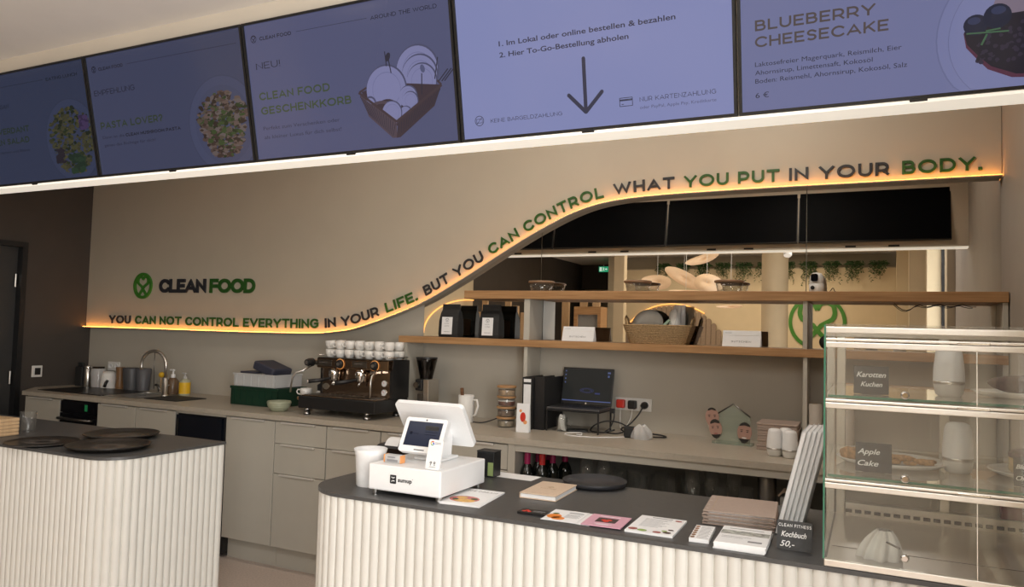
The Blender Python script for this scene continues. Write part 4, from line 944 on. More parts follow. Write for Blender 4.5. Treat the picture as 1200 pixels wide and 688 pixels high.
# greeting card
t = thing('greeting_card', 'folded white card with red tomato picture in front of the black ring binder', 'card', on(-1.700, 3.715), .12)
MB().box(-.0365, .0365, -.0015, 0, 0, .155, RX(-.06)).build('front_leaf', M_paper, t); MB().box(-.0365, .0365, 0, .0015, 0, .155, T(0, .03, 0) @ RX(.10)).build('back_leaf', M_paper, t)
mb = MB(); mb.lathe([(.001, 0), (.021, 0), (.021, .0004)], 20, RX(-.06) @ plane_M((.0, -.0017, .082), (1, 0, 0), (0, 0, 1)) @ Matrix.Diagonal((.75, 1.25, 1, 1)), False, True); mb.build('tomato_print', M_red, t)
mb = MB(); mb.lathe([(.001, 0), (.011, 0), (.011, .0004)], 14, RX(-.06) @ plane_M((.014, -.0017, .055), (1, 0, 0), (0, 0, 1)), False, True).lathe([(.001, 0), (.008, 0), (.008, .0004)], 12, RX(-.06) @ plane_M((-.014, -.0017, .115), (1, 0, 0), (0, 0, 1)), False, True); mb.build('garnish_print', M_orange, t)
# ring binders
def lever_binder(loc, label, rot, spine=True):
    t = thing('ring_binder', label, 'binder', loc, rot)
    MB().rbox(-.030, .030, -.002, 0, 0, .290, .001, 1).build('spine', M_black, t); MB().rbox(-.030, -.0275, 0, .285, 0, .290, .001, 1).build('cover', M_blackm, t); MB().rbox(.0275, .030, 0, .285, 0, .290, .001, 1).build('cover', M_blackm, t)
    MB().box(-.026, .026, .01, .27, .006, .280).build('pages', M_paper, t)
    if spine:
        MB().box(-.022, .022, -.0027, -.0021, .115, .280).build('spine_label', M_paper, t)
        mb = MB(); mb.box(-.022, .022, -.0032, -.0028, .250, .262); mb.build('label_print', M_ink, t)
        mb = MB(); mb.lathe([(.009, 0), (.013, 0), (.013, .002), (.009, .002), (.009, 0)], 20, plane_M((0, -.0022, .075), (1, 0, 0), (0, 0, 1)), False, False); mb.build('finger_ring', M_steel, t)
    return t
lever_binder(on(-1.735, 3.845), 'black lever-arch binder with white spine label beside the divider', .0)
lever_binder(on(-1.672, 3.870), 'black ring binder without label behind the white-labelled one', .0, False)
# laptop riser, laptop and small things
t = thing('laptop_riser', 'thin black metal riser carrying the laptop', 'stand', on(-1.475, 3.985)); MB().rbox(-.155, .155, -.12, .11, .112, .118, .002).build('shelf_plate', M_black, t)
for sx in (-1, 1):
    for sy in (-.112, .102): MB().box(sx * .150 - .004, sx * .150 + .004, sy - .004, sy + .004, 0, .1118).build('leg', M_black, t)
t = thing('laptop', 'open dark grey laptop with dim desktop on the black riser', 'laptop', on(-1.475, 3.985, .1183))
MB().rbox(-.155, .155, -.11, .10, 0, .014, .004).build('base', pmat('graphite_laptop', (0.10, 0.10, 0.105), 0.4, .6), t)
mb = MB()
for r_ in range(5):
    for c_ in range(13): mb.box(-.138 + .0212 * c_, -.1205 + .0212 * c_, -.035 + .022 * r_, -.016 + .022 * r_, .0142, .0155)
mb.build('keyboard', M_black, t); MB().box(-.05, .05, -.10, -.045, .0142, .0146).build('touchpad', M_dsteel, t)
Ml = plane_M((0, .098, .014), (1, 0, 0), (0, .20, .98))
lid = MB().rbox(-.155, .155, .002, .215, -.007, 0, .003, 2, Ml).build('screen_lid', M_black, t)
MB().box(-.147, .147, .022, .207, .0002, .0008, Ml).build('display', emat('laptop_desktop', (0.016, 0.017, 0.015), 1.0, .2), lid)
mb = MB(); mb.box(-.147, .147, .022, .027, .0009, .0012, Ml)
for k in range(4): mb.box(-.140, -.133, .19 - .022 * k, .197 - .022 * k, .0009, .0012, Ml)
mb.box(.118, .135, .186, .196, .0009, .0012, Ml).box(.120, .130, .165, .177, .0009, .0012, Ml); mb.build('taskbar_icons', emat('laptop_icons', (0.10, 0.13, 0.30), 1.0), lid)
mb = MB()
for k in range(3): mb.lathe([(.034 - .007 * k, .0009), (.036 - .007 * k, .0009), (.036 - .007 * k, .0011)], 24, Ml @ T(.0, .085, 0) @ Matrix.Diagonal((1.15, .4, 1, 1)), False, False)
mb.box(.05, .08, .066, .074, .0009, .0011, Ml); mb.build('wallpaper_graphic', emat('laptop_graphic', (0.045, 0.055, 0.16), 1.0), lid)
mb = MB(); mb.lathe([(.001, .0009), (.005, .0009), (.005, .0012)], 14, Ml @ T(0, .011, 0), False, True); mb.build('maker_badge', M_steel, lid)
t = thing('glass_mug', 'glass cup with crumpled white napkin under the laptop riser', 'cup', on(-1.545, 3.90)); MB().lathe([(.028, 0), (.034, .06), (.032, .075), (.030, .075), (.026, .005), (.001, .005)], 20, None, True, False).build('glass_body', M_thin, t); MB().tube([(.032, 0, .055), (.055, 0, .05), (.050, 0, .018), (.030, 0, .02)], .004).build('handle', M_thin, t)
o = MB().grid(lambda u, v: ((.024 + .005 * math.sin(9 * u * PI + 5 * v)) * math.cos(2 * PI * u) * (1 - .5 * v * v), (.024 + .005 * math.cos(7 * u * PI + 6 * v)) * math.sin(2 * PI * u) * (1 - .5 * v * v), .008 + .08 * v + .006 * math.sin(11 * u)), 30, 8).build('napkin', M_cloth, None, on(-1.545, 3.90)); tag(o, 'crumpled white napkin stuffed into the glass cup', 'napkin')
o = MB().rslab(.115, .085, .009, .008, RZ(.35)).build('tablet', M_black, None, on(-1.475, 3.96)); tag(o, 'small black tablet lying under the laptop riser', 'tablet')
ts = sockets(-1.219, 1.068, 3, 'white triple wall socket with red and black chargers')
t = thing('charger_plug', 'red square charger in the triple wall socket', 'charger', (-1.287, 4.164, 1.070)); MB().rbox(-.024, .024, -.030, .004, -.024, .024, .007).build('plug_body', M_red, t); MB().rbox(-.006, .006, -.022, -.012, -.032, -.0242, .002).build('connector', M_white, t)
t = thing('charger_plug', 'black square charger in the middle of the triple socket', 'charger', (-1.219, 4.164, 1.068)); MB().rbox(-.024, .024, -.030, .004, -.024, .024, .007).build('plug_body', M_black, t); MB().rbox(-.006, .006, -.022, -.012, -.032, -.0242, .002).build('connector', M_white, t)
t = thing('power_lead', 'black power lead looping from the round plug across the worktop', 'cable', (-1.150, 4.164, 1.068))
MB().lathe([(.020, -.004), (.020, .022), (.013, .032)], 20, plane_M((0, 0, 0), (1, 0, 0), (0, 0, 1))).build('plug', M_black, t)
MB().lead([(0, -.033, -.003), (-.02, -.06, -.05), (-.055, -.11, -.10), (-.09, -.15, -.125), (-.02, -.20, -.139), (.06, -.26, -.141), (.11, -.24, -.141), (.17, -.20, -.141), (.14, -.15, -.140), (.06, -.13, -.137), (-.03, -.14, -.12), (-.10, -.15, -.09), (-.17, -.17, -.085), (-.23, -.19, -.11), (-.24, -.22, -.139), (-.17, -.22, -.141), (-.11, -.20, -.125)], .0042, 7).build('lead', M_black, t)
t = thing('laptop_lead', 'thin black lead hanging from the laptop towards the adapter', 'cable', on(-1.30, 4.03, .11)); MB().lead([(-.01, 0, .016), (.012, -.01, .014), (.02, -.02, -.03), (.0, -.03, -.085), (-.02, -.05, -.105), (.05, -.08, -.105), (.10, -.09, -.09), (.13, -.10, -.07)], .0035, 7).build('lead', M_black, t); MB().rbox(-.008, .020, -.02, .0, -.004, .022, .004).build('plug', M_black, t)
o = MB().rbox(-.026, .026, -.022, .022, 0, .058, .006).build('power_adapter', M_black, None, on(-1.155, 3.885), .15); tag(o, 'upright black power adapter among the cables on the worktop', 'adapter')
t = thing('coiled_adapter', 'translucent crumpled bag of leads on the worktop beside the black adapter', 'bag', on(-1.085, 3.875)); MB().grid(lambda u, v: ((.052 + .008 * math.sin(12 * u * PI + 4 * v)) * math.cos(2 * PI * u) * (1 - .75 * v ** 3), (.040 + .006 * math.cos(10 * u * PI)) * math.sin(2 * PI * u) * (1 - .75 * v ** 3), .075 * v + .004 * math.sin(14 * u)), 36, 8).build('bag_film', M_frost, t); MB().tube([(.03 * math.cos(a), .022 * math.sin(a), .01 + .0035 * a) for a in [k * .6 for k in range(26)]], .003, 6).build('leads_inside', M_kraft, t)
o = MB().lead([(0, 0, .003), (.03, -.01, .004), (.02, .02, .010), (-.04, .03, .006), (-.06, -.02, .003), (0, -.06, .003), (.10, -.05, .003), (.17, -.01, .003), (.22, .035, .003), (.25, .07, .003)], .0028, 7).build('charging_cable', M_white, None, on(-1.42, 3.80)); tag(o, 'white charging cable curling in front of the laptop riser', 'cable')
mb = MB().lead([(-1.287, 4.147, 1.036), (-1.285, 4.14, .99), (-1.27, 4.10, .94), (-1.22, 4.0, .9235), (-1.15, 3.95, .9235)], .0018, 6); o = mb.build('charging_cable', M_white); tag(o, 'thin white cable hanging from the red charger', 'cable')
mb = MB().lead([(-1.219, 4.147, 1.034), (-1.225, 4.14, .99), (-1.235, 4.09, .94), (-1.18, 4.03, .9235), (-1.10, 3.99, .9235)], .0018, 6); o = mb.build('charging_cable', M_white); tag(o, 'thin white cable hanging from the black charger', 'cable')
# acrylic stand with photo cut-outs
t = thing('acrylic_photo_stand', 'house-shaped clear acrylic stand with three printed face cut-outs', 'photo stand', on(-.635, 3.975), -.06)
MB().prism([(-.085, 0), (.085, 0), (.085, .145), (.0, .205), (-.085, .145)], -.004, .004, plane_M((0, 0, 0), (1, 0, 0), (0, 0, 1))).build('acrylic_plate', M_acryl, t)
MB().box(-.10, .10, -.03, .03, 0, .012).build('base', M_acryl, t)
MB().tube([(-.085, -.006, .145), (0, -.006, .205), (.085, -.006, .145)], .004, 6).build('roof_edge', M_dsteel, t)
def face(cx, cz, w, h, tilt, beard, hair_h, y):
    M = plane_M((cx, y, cz), (math.cos(tilt), 0, math.sin(tilt)), (-math.sin(tilt), 0, math.cos(tilt)))
    pts = [(w / 2 * math.cos(a) * (1 - .18 * max(0, -math.sin(a))), h / 2 * math.sin(a)) for a in [2 * PI * k / 32 for k in range(32)]]
    f = MB().prism(pts, 0, .003, M).build('face_cutout', M_skin, t)
    top = [(x * 1.03, y_ * 1.03) for x, y_ in pts if y_ > h * (.5 - hair_h)]
    MB().prism([(top[0][0], h * (.47 - hair_h))] + top + [(top[-1][0], h * (.47 - hair_h)), (0, h * (.53 - hair_h))], .0031, .0042, M).build('hair', M_hair, f)
    mb = MB()
    for sx in (-1, 1):
        mb.prism(ell(sx * w * .20, h * .06, w * .075, h * .022, 12), .0031, .0040, M); mb.prism(ell(sx * w * .20, h * .135, w * .11, h * .016, 12, sx * -.1), .0031, .0040, M)
    mb.build('eyes', M_hair, f)
    MB().prism([(-w * .07, -h * .10), (w * .07, -h * .10), (w * .03, h * .06), (-w * .03, h * .06)], .0031, .0046, M).build('nose', M_skin, f)
    MB().prism(ell(0, -h * .235, w * .17, h * .032, 14), .0046, .0052, M).build('mouth', M_lip if beard < 2 else M_porc, f)
    if beard: MB().prism([p for p in [(x * .99, y_ * .995) for x, y_ in pts] if p[1] < -h * .20] + [(w * .30, -h * .30), (w * .12, -h * .32), (-w * .12, -h * .32), (-w * .30, -h * .30)][::-1], .0031, .0043, M).build('beard', M_hair, f)
face(-.105, .128, .070, .100, .05, 0, .12, -.0085)
face(-.085, .072, .066, .098, .12, 1, .20, -.0150)
face(.060, .064, .072, .105, -.04, 2, .16, -.0150)
# little cordless table lamps
def table_lamp(loc, label, group=None):
    t = thing('table_lamp', label, 'lamp', loc, 0, group)
    MB().lathe([(.024, 0), (.030, .004), (.0355, .030)], 28).build('base', M_whitem, t)
    MB().lathe([(.0358, .0302), (.0362, .0306), (.0362, .038), (.0356, .0384)], 28).build('ring', M_steel, t)
    MB().lathe([(.0358, .0386), (.0345, .070), (.030, .112), (.026, .122), (.018, .126), (.001, .127)], 28, None, True, False).build('lamp_shade', M_white, t)
    return t
LM = table_lamp(on(-.405, 3.715), 'small off lamp with grey ring, leftmost of three before the brown boxes', 'cordless lamps on the worktop')
dup(LM, on(-.335, 3.690), 0, 'small off lamp with grey ring, nearest the shelf upright', 'cordless lamps on the worktop')
dup(LM, on(-.362, 3.765), 0, 'small off lamp hidden behind two others before the brown boxes', 'cordless lamps on the worktop')
for k in range(5):
    t = thing('takeaway_box', ('bottom', 'second lowest', 'middle', 'second highest', 'top')[k] + ' flat brown card box in the pile behind the small lamps', 'box', on(-.412 + .004 * (k % 2), 3.965, .0262 * k), .02 * (k % 3 - 1), 'flat brown boxes')
    MB().rbox(-.092, .092, -.10, .10, 0, .017, .003).build('tray', M_taupe, t); MB().rbox(-.095, .095, -.103, .103, .0172, .0258, .003).build('lid', M_taupe, t)
for k, (x, l) in enumerate(((-.245, 'beige paper roll standing right of the shelf upright'), (-.175, 'second beige paper roll, further from the shelf upright'), (-.10, 'third beige paper roll, behind the glass showcase'))):
    t = thing('paper_roll', l, 'roll', on(x, 3.98)); MB().lathe([(.030, 0), (.030, .23), (.012, .23), (.012, .225)], 24, None, True, True).build('roll', M_rwall, t); MB().lathe([(.011, .2252), (.011, .2305)], 16).build('core', M_kraft, t)
# bottles and glasses in the niche
NZ = .5603
bp = None
spots = [(-1.600, 3.57), (-1.575, 3.655), (-1.523, 3.585), (-1.498, 3.665), (-1.55, 3.74), (-1.46, 3.745)]
for i, (x, y) in enumerate(spots):
    lab = 'dark wine bottle with magenta foil neck in the open niche'; grp = 'wine bottles with magenta foil'
    if bp is None:
        bp = thing('wine_bottle', lab, 'bottle', (x, y, NZ), 0, grp)
        MB().lathe([(.034, 0), (.037, .004), (.037, .175), (.030, .20), (.0155, .225), (.0145, .29)], 24).build('bottle_body', M_bottle, bp)
        MB().lathe([(.0158, .205), (.0158, .292), (.014, .302)], 18).build('foil', M_foil, bp); MB().lathe([(.0375, .05), (.0375, .13)], 24, None, False, False).build('bottle_label', M_paper, bp)
    elif i == 2:
        t = dup(bp, (x, y, NZ + .0), 0, 'dark wine bottle with red foil neck, in the middle of the niche bottles', None)
        t['group'] = 'wine bottle with red foil'
        for ch in t.children:
            if ch.name.startswith('foil'): ch.data = ch.data.copy(); ch.data.materials[0] = M_foilr
    else: dup(bp, (x, y, NZ), 0, lab, grp)
gp = None; rnd = random.Random(11)
gs = [(-1.33, 3.72, 1), (-1.25, 3.76, 1), (-1.17, 3.72, 0), (-1.10, 3.80, 0), (-1.04, 3.72, 0), (-.97, 3.78, 0), (-.90, 3.72, 0), (-.98, 3.9, 0), (-.83, 3.82, 0), (-.78, 3.70, 1), (-.70, 3.76, 1), (-.64, 3.68, 0), (-.60, 3.80, 1), (-.53, 3.70, 0), (-.88, 3.92, 0), (-1.2, 3.9, 0)]
wp = tp = None
for (x, y, tall) in gs:
    if tall:
        lab, grp = 'stemmed wine glass in the dark niche under the worktop', 'stemmed glasses in the niche'
        if wp is None:
            wp = thing('wine_glass', lab, 'glass', (x, y, NZ), 0, grp); MB().lathe([(.034, 0), (.034, .002), (.005, .008), (.004, .10), (.012, .112)], 22).build('stem', M_thin, wp); MB().lathe([(.012, .1122), (.036, .15), (.040, .19), (.034, .255), (.032, .255), (.038, .19), (.034, .152), (.010, .116)], 22, None, False, False).build('bowl', M_thin, wp)
        else: dup(wp, (x, y, NZ), 0, lab, grp)
    else:
        lab, grp = 'straight drinking glass in the dark niche under the worktop', 'tumblers in the niche'
        if tp is None:
            tp = thing('tumbler', lab, 'glass', (x, y, NZ), 0, grp); MB().lathe([(.028, 0), (.036, .20), (.034, .20), (.026, .008), (.001, .008)], 22, None, True, False).build('glass_body', M_thin, tp)
        else: dup(tp, (x, y, NZ), 0, lab, grp)
t = thing('utensil_pot', 'round dark steel pot in the niche behind the photo albums', 'pot', (-.43, 3.66, NZ)); MB().lathe([(.040, 0), (.042, .27), (.040, .275), (.038, .27), (.036, .01), (.001, .01)], 26, None, True, False).build('pot_body', M_dsteel, t)
t = thing('cardboard_sleeve', 'crumpled beige napkins beside the dark steel pot in the niche', 'napkins', (-.335, 3.65, NZ)); MB().rbox(-.035, .035, -.03, .03, 0, .19, .006).build('holder', M_niche, t); MB().grid(lambda u, v: ((u - .5) * .085 + .008 * math.sin(9 * v + 3 * u), (v - .5) * .055, .1905 + .03 * math.sin(PI * u) * (.6 + .4 * math.sin(8 * v)) + .01 * math.sin(7 * u)), 14, 8).build('napkin_bundle', M_tan, t)

# ------------------------------------------------------------------ things on the oak shelves
L1 = 1.4173; L2 = 1.7033
def coffee_bag(x, label):
    t = thing('coffee_bag', label, 'bag', (x, 4.055, L1))
    secs = [(0, .066, .036), (.02, .068, .040), (.10, .067, .036), (.15, .063, .022), (.17, .061, .007), (.205, .060, .006)]
    vs = []; fs = []
    for z, w, d in secs: vs += [(-w, -d, z), (-w * .4, -d * 1.12, z), (w * .4, -d * 1.12, z), (w, -d, z), (w, d, z), (-w, d, z)]
    for i in range(len(secs) - 1): fs += [(i * 6 + k, i * 6 + (k + 1) % 6, i * 6 + 6 + (k + 1) % 6, i * 6 + 6 + k) for k in range(6)]
    fs += [list(range(6))[::-1], list(range(30, 36))]
    MB().add(vs, fs).build('pouch', M_blackm, t)
    Ml = plane_M((-.004, -.0425, .062), (1, 0, 0), (0, .06, .99)); MB().box(-.037, .037, -.045, .062, .0035, .0045, Ml).build('front_label', M_paper, t)
    mb = MB(); text(mb, 'CLEAN', .007, Ml @ T(-.018, .018, .005)); text(mb, 'COFFEE', .007, Ml @ T(-.019, .003, .005)); mb.box(-.02, .02, -.03, -.028, .0046, .005, Ml); emblem(mb, .012, Ml @ T(0, .043, .0047), .0003); mb.build('label_print', M_inkg, t)
    MB().box(-.035, .035, -.05, .055, .0, .001, plane_M((0, .0405, .062), (-1, 0, 0), (0, -.04, .99))).build('back_label', M_kraft, t)
    MB().box(-.060, .060, -.008, .008, .186, .192).build('seal_strip', M_black, t)
    return t
coffee_bag(-2.362, 'black coffee bag with white label at the open end of the lower shelf')
coffee_bag(-2.080, 'black coffee bag with white label next to the upper shelf support')
def voucher(x, label, dark_back):
    t = thing('voucher_card', label, 'card', (x, 4.03, L1 + .0012), -.03)
    MB().box(-.096, .096, 0, .0015, 0, .086, T(0, -.025, 0) @ RX(-.28)).build('front_leaf', M_paper, t); MB().box(-.096, .096, -.0015, 0, 0, .086, T(0, .025, 0) @ RX(.28)).build('back_leaf', M_paper if not dark_back else M_kraft, t)
    Ml = T(0, -.025, 0) @ RX(-.28) @ plane_M((0, -.0004, 0), (1, 0, 0), (0, 0, 1)); mb = MB(); caps(mb, 'GUTSCHEIN', .009, Ml @ T(-.052, .022, 0), .16, .35, .0004, .10); mb.box(-.085, -.05, .072, .0735, 0, .0004, Ml); mb.build('card_print', M_inkg, t)
    mb = MB(); mb.tube([(-.09 + .012 * i, .0, .0) for i in range(16)], .0006, 4, Ml @ T(0, .06, 0)); mb.build('swoosh_print', M_alu, t)
    return t
voucher(-1.505, 'white folded voucher card reading GUTSCHEIN, left of the wicker basket', False)
voucher(-.605, 'white folded voucher card reading GUTSCHEIN, right of the wicker basket', False)
t = thing('wicker_basket', 'brown wicker basket with small handles on the lower oak shelf', 'basket', (-1.050, 4.065, L1))
mb = MB()
def basket_ring(z, k): 
    a = .150 + .033 * k; b = .062 + .018 * k; return [(sx * (a - r0) + 0, 0, 0) for sx, r0 in ()] or [(a * max(-1, min(1, 1.25 * math.cos(q))), b * max(-1, min(1, 1.25 * math.sin(q))), z) for q in [2 * PI * i / 40 for i in range(40)]]
for i in range(11): mb.tube(basket_ring(.005 + .0095 * i, i / 10), .0058, 6, None, True)
for i in range(40):
    p, q = basket_ring(.004, 0)[i], basket_ring(.104, 1)[i]; mb.tube([(p[0] * 1.012, p[1] * 1.02, p[2]), (q[0] * 1.012, q[1] * 1.02, q[2])], .0034, 5)
mb.prism([(x, y) for x, y, z in basket_ring(0, 0)], .0, .006); mb.build('basket_body', M_wicker, t)
for sx in (-1, 1): MB().tube([(sx * .178, -.03, .10), (sx * .186, -.028, .135), (sx * .188, 0, .150), (sx * .186, .028, .135), (sx * .178, .03, .10)], .0055, 7).build('handle', M_wicker, t)
t = thing('plate', 'pale grey plate leaning inside the wicker basket', 'plate', (-1.115, 4.055, L1 + .065), 0); MB().lathe([(.05, 0), (.085, .010), (.086, .013), (.05, .004), (.001, .003)], 36, RX(1.15) @ T(0, .045, 0), True, False).build('dish', pmat('pale_grey_glaze', (0.66, 0.64, 0.58), .25), t)
t = thing('wrapped_gift', 'clear cellophane-wrapped gift standing in the wicker basket', 'gift', (-.965, 4.06, L1 + .04), 0); MB().grid(lambda u, v: ((.045 + .012 * math.sin(10 * u * PI + 3 * v)) * math.cos(2 * PI * u) * (1 - .45 * v) + .03 * v, (.032 + .006 * math.cos(8 * u * PI)) * math.sin(2 * PI * u) * (1 - .5 * v), .005 + .17 * v), 40, 10).build('wrap', M_frost, t); MB().lathe([(.03, .006), (.03, .13), (.012, .15)], 18).build('contents', M_cloth, t); MB().tube([(-.02, -.035, .09), (-.05, -.05, .06), (-.035, -.055, .02), (-.03, -.052, -.01)], .009, 6).build('ribbon', pmat('mint_ribbon', (0.30, 0.42, 0.31), .6), t)
def glass_bowl(x, label):
    t = thing('glass_bowl', label, 'bowl', (x, 4.075, L2), 0, 'lidded glass bowls on the upper shelf')
    MB().lathe([(.058, 0), (.062, .004), (.072, .050), (.070, .050), (.060, .007), (.001, .006)], 32, None, True, False).build('bowl_body', M_thin, t); MB().lathe([(.076, .0502), (.078, .052), (.078, .060), (.074, .063), (.001, .063)], 34, None, True, False).build('lid', wood('brown_bamboo', (0.22, 0.13, 0.075), (0.30, 0.18, 0.10)), t)
glass_bowl(-1.765, 'glass bowl with wooden lid at the open end of the upper shelf')
glass_bowl(-1.178, 'glass bowl with wooden lid above the wicker basket')
glass_bowl(-.680, 'glass bowl with wooden lid nearest the security camera')
t = thing('security_camera', 'small white and black security camera on the upper oak shelf', 'camera', (-.248, 4.035, L2))
MB().lathe([(.034, 0), (.036, .004), (.035, .040), (.033, .042)], 26).build('base', M_whitem, t); MB().lathe([(.033, .0425), (.034, .05), (.032, .078), (.022, .094), (.001, .099)], 26, None, True, False).build('head', M_whitem, t)
MB().rslab(.034, .038, .004, .010, plane_M((-.008, -.034, .070), (1, -.2, 0), (0, .1, 1))).build('lens_panel', M_blackg, t); MB().lathe([(.010, 0), (.010, .004)], 16, plane_M((-.016, -.0335, .020), (1, -.35, 0), (0, 0, 1))).build('sensor', M_black, t)
o = MB().lead([(.038, .02, .003), (.06, 0, .003), (.075, .0, .02), (.085, .01, .003), (.10, .03, .003)], .0018, 6).build('camera_cable', M_black, None, (-.248, 4.035, L2)); tag(o, 'short thin cable beside the security camera', 'cable')
o = MB().ball((0, 0, .036), .036, 1.0, .8, 1, 16).build('black_pouch', M_blackm, None, (-.200, 4.05, L1)); tag(o, 'small round black object on the lower shelf beside the showcase', 'pouch')

# ------------------------------------------------------------------ things on the front counter
t = thing('cash_drawer', 'white till drawer on small feet with black brand print at the counter end', 'cash drawer', on(-1.3585, 2.21))
MB().rbox(-.1385, .1385, -.150, .150, .0145, .098, .004).build('body', M_white, t)
MB().box(-.134, .134, -.1512, -.1503, .019, .094).build('front_panel', M_white, t)
for sx in (-1, 1):
    for sy in (-1, 1): MB().lathe([(.009, 0), (.010, .0143)], 14, T(sx * .122, sy * .132, 0)).build('foot', M_steel, t)
Mf = plane_M((0, -.1516, .056), (1, 0, 0), (0, 0, 1))
mb = MB(); mb.rslab(.024, .028, .0006, .003, Mf @ T(-.040, .0, 0)); mb.build('logo_print', M_ink, t)
mb = MB(); mb.mi = 0
for (q, y0) in ((0, .004), (1, -.004)): mb.tube([(-.046 + .0, y0 + (-.003 if q else .003), .0008), (-.040, y0 + (.002 if q else -.002) * 0, .0008), (-.034, y0 + (-.001 if q else .003), .0008)], .0016, 5, Mf)
mb.build('logo_mark', M_white, t)
mb = MB(); text(mb, 'sumup', .0125, Mf @ T(-.022, -.006, .0), .0007, width=.054); mb.lathe([(.0006, 0), (.0012, 0), (.0012, .0004)], 10, Mf @ T(.034, .006, 0), False, True); mb.build('brand_print', M_ink, t)
t = thing('till_terminal', 'white two-screen till with small customer display on the cash drawer', 'till', on(-1.3585, 2.21, .0983))
MB().rbox(-.055, .055, -.010, .110, 0, .010, .004).build('base_plate', M_white, t)
MB().prism([(.02, .010), (.10, .010), (.105, .09), (.06, .11)], -.03, .03, Matrix(((0, 0, 1, 0), (1, 0, 0, 0), (0, 1, 0, 0), (0, 0, 0, 1)))).build('stand', M_white, t)
Ms = plane_M((-.008, -.058, .034), (1, 0, 0), (0, .055, .11))
d = MB().rslab(.164, .122, .022, .010, Ms @ T(0, .061, -.022)).build('customer_display', M_white, t)
MB().box(-.067, .067, .022, .108, .0002, .0010, Ms).build('display_glass', emat('till_display', (0.016, 0.022, 0.050), 1.0, .15), d)
mb = MB(); mb.rslab(.052, .016, .0005, .003, Ms @ T(.030, .087, .0011)); mb.build('display_panel', M_ink, d)
mb = MB(); mb.box(.006, .055, .072, .0735, .0011, .0014, Ms).box(.006, .050, .063, .0645, .0011, .0014, Ms); mb.rslab(.010, .010, .0004, .002, Ms @ T(-.048, .066, .0011)); text(mb, 'sumup', .006, Ms @ T(-.040, .063, .0012)); mb.build('display_print', emat('till_print', (0.006, 0.008, 0.02), 1.0), d)
mb = MB(); mb.lathe([(.001, 0), (.003, 0), (.003, .0006)], 12, Ms @ T(0, .1145, .0), False, True); mb.box(-.020, .020, .0075, .0105, 0, .0006, Ms); mb.build('speaker_and_camera', M_ink, d)
Mb = plane_M((-.032, .142, .050), (-1, 0, 0), (0, -.105, .148)) @ T(0, .085, 0)
MB().rslab(.275, .182, .016, .016, Mb @ T(0, 0, -.014)).build('staff_display', M_white, t)
MB().rslab(.255, .160, .001, .008, Mb @ T(0, 0, .0022)).build('staff_screen', M_blackg, t)
t = thing('review_stand', 'small white counter sign with coloured G mark leaning on the till', 'sign', on(-1.262, 2.072, .0985), -.06)
Mr = RX(-.24) @ plane_M((0, 0, .004), (1, 0, 0), (0, 0, 1))
MB().rslab(.056, .090, .005, .006, Mr @ T(0, .046, -.0052)).build('sign_plate', M_white, t); MB().rbox(-.026, .026, -.002, .022, 0, .005, .002).build('foot', M_white, t)
for (a0, a1, m) in ((35, 130, M_red), (130, 215, M_yellow), (215, 310, pmat('sign_green', (0.03, .32, .08), .5)), (310, 360, pmat('sign_blue', (0.03, .12, .62), .5))):
    mb = MB(); mb.tube([(p[0], p[1], .0006) for p in arc(-.013, .079, .0058, .0058, a0, a1, 8)] + ([(-.013, .079, .0006)] if a1 == 360 else []), .0014, 5, Mr); mb.build('coloured_mark', m, t)
mb = MB(); mb.box(-.004, .018, .081, .0825, 0, .0006, Mr).box(-.004, .020, .077, .0785, 0, .0006, Mr); mb.box(-.012, .012, .004, .0055, 0, .0006, Mr).build('sign_print', M_inkg, t)
mb = MB()
for (x, y, r) in ((-.008, .018, .004), (.006, .018, .004), (-.008, .011, .002), (.007, .011, .002)): mb.lathe([(r * .5, 0), (r, 0), (r, .0005), (r * .5, .0005)], 12, Mr @ T(x, y, 0), False, False)
mb.build('symbol_print', M_ink, t)
t = thing('sweets_display', 'small clear display pack with orange ends on the till drawer', 'pack', on(-1.435, 2.115, .0985), -.02); MB().rbox(-.030, .030, -.012, .012, 0, .026, .002).build('clear_sleeve', M_frost, t)
for sx in (-1, 1): MB().rbox(min(sx * .0305, sx * .0355), max(sx * .0305, sx * .0355), -.013, .013, 0, .026, .002).build('end_card', M_orange, t)
mb = MB(); mb.box(-.022, .022, -.0132, -.0122, .004, .012).box(-.018, .012, -.0132, -.0122, .016, .021); mb.build('sleeve_print', M_inkg, t)
t = thing('tip_cup', 'tall white flared plastic beaker beside the till drawer', 'beaker', on(-1.568, 2.165)); MB().lathe([(.044, 0), (.046, .004), (.052, .105), (.058, .126), (.0565, .127), (.050, .105), (.043, .006), (.001, .006)], 34, None, True, False).build('beaker_body', pmat('milky_plastic', (0.82, 0.82, 0.82), 0.4), t)
t = thing('receipt_printer', 'black receipt printer with a curl of white paper behind the white beaker', 'printer', on(-1.64, 2.46)); MB().rbox(-.075, .075, -.075, .075, 0, .105, .022, 4).build('body', M_black, t); MB().box(-.055, .055, -.0765, -.0752, .03, .09).build('front_cover', M_blackg, t)
mb = MB().grid(lambda u, v: ((u - .5) * .06, -.075 + .13 * v - .02 * math.sin(PI * v), .106 + .022 * math.sin(PI * min(1, v * 1.0)) - .02 * (1 - v) ** 3), 6, 14); mb.build('receipt', M_paper, t); MB().box(-.012, .010, -.01, .02, .1285, .1292).build('receipt_print', M_inkg, t)
t = thing('tea_box', 'small black box with green label behind the till', 'box', on(-1.300, 2.545)); MB().rbox(-.036, .036, -.03, .03, 0, .090, .002).build('carton', M_black, t); MB().box(.012, .034, -.0312, -.0302, .006, .055).build('label_panel', pmat('olive_label', (0.25, .32, .12), .6), t); MB().rbox(-.037, .037, -.031, .031, .0902, .096, .002).build('lid', M_blackm, t)
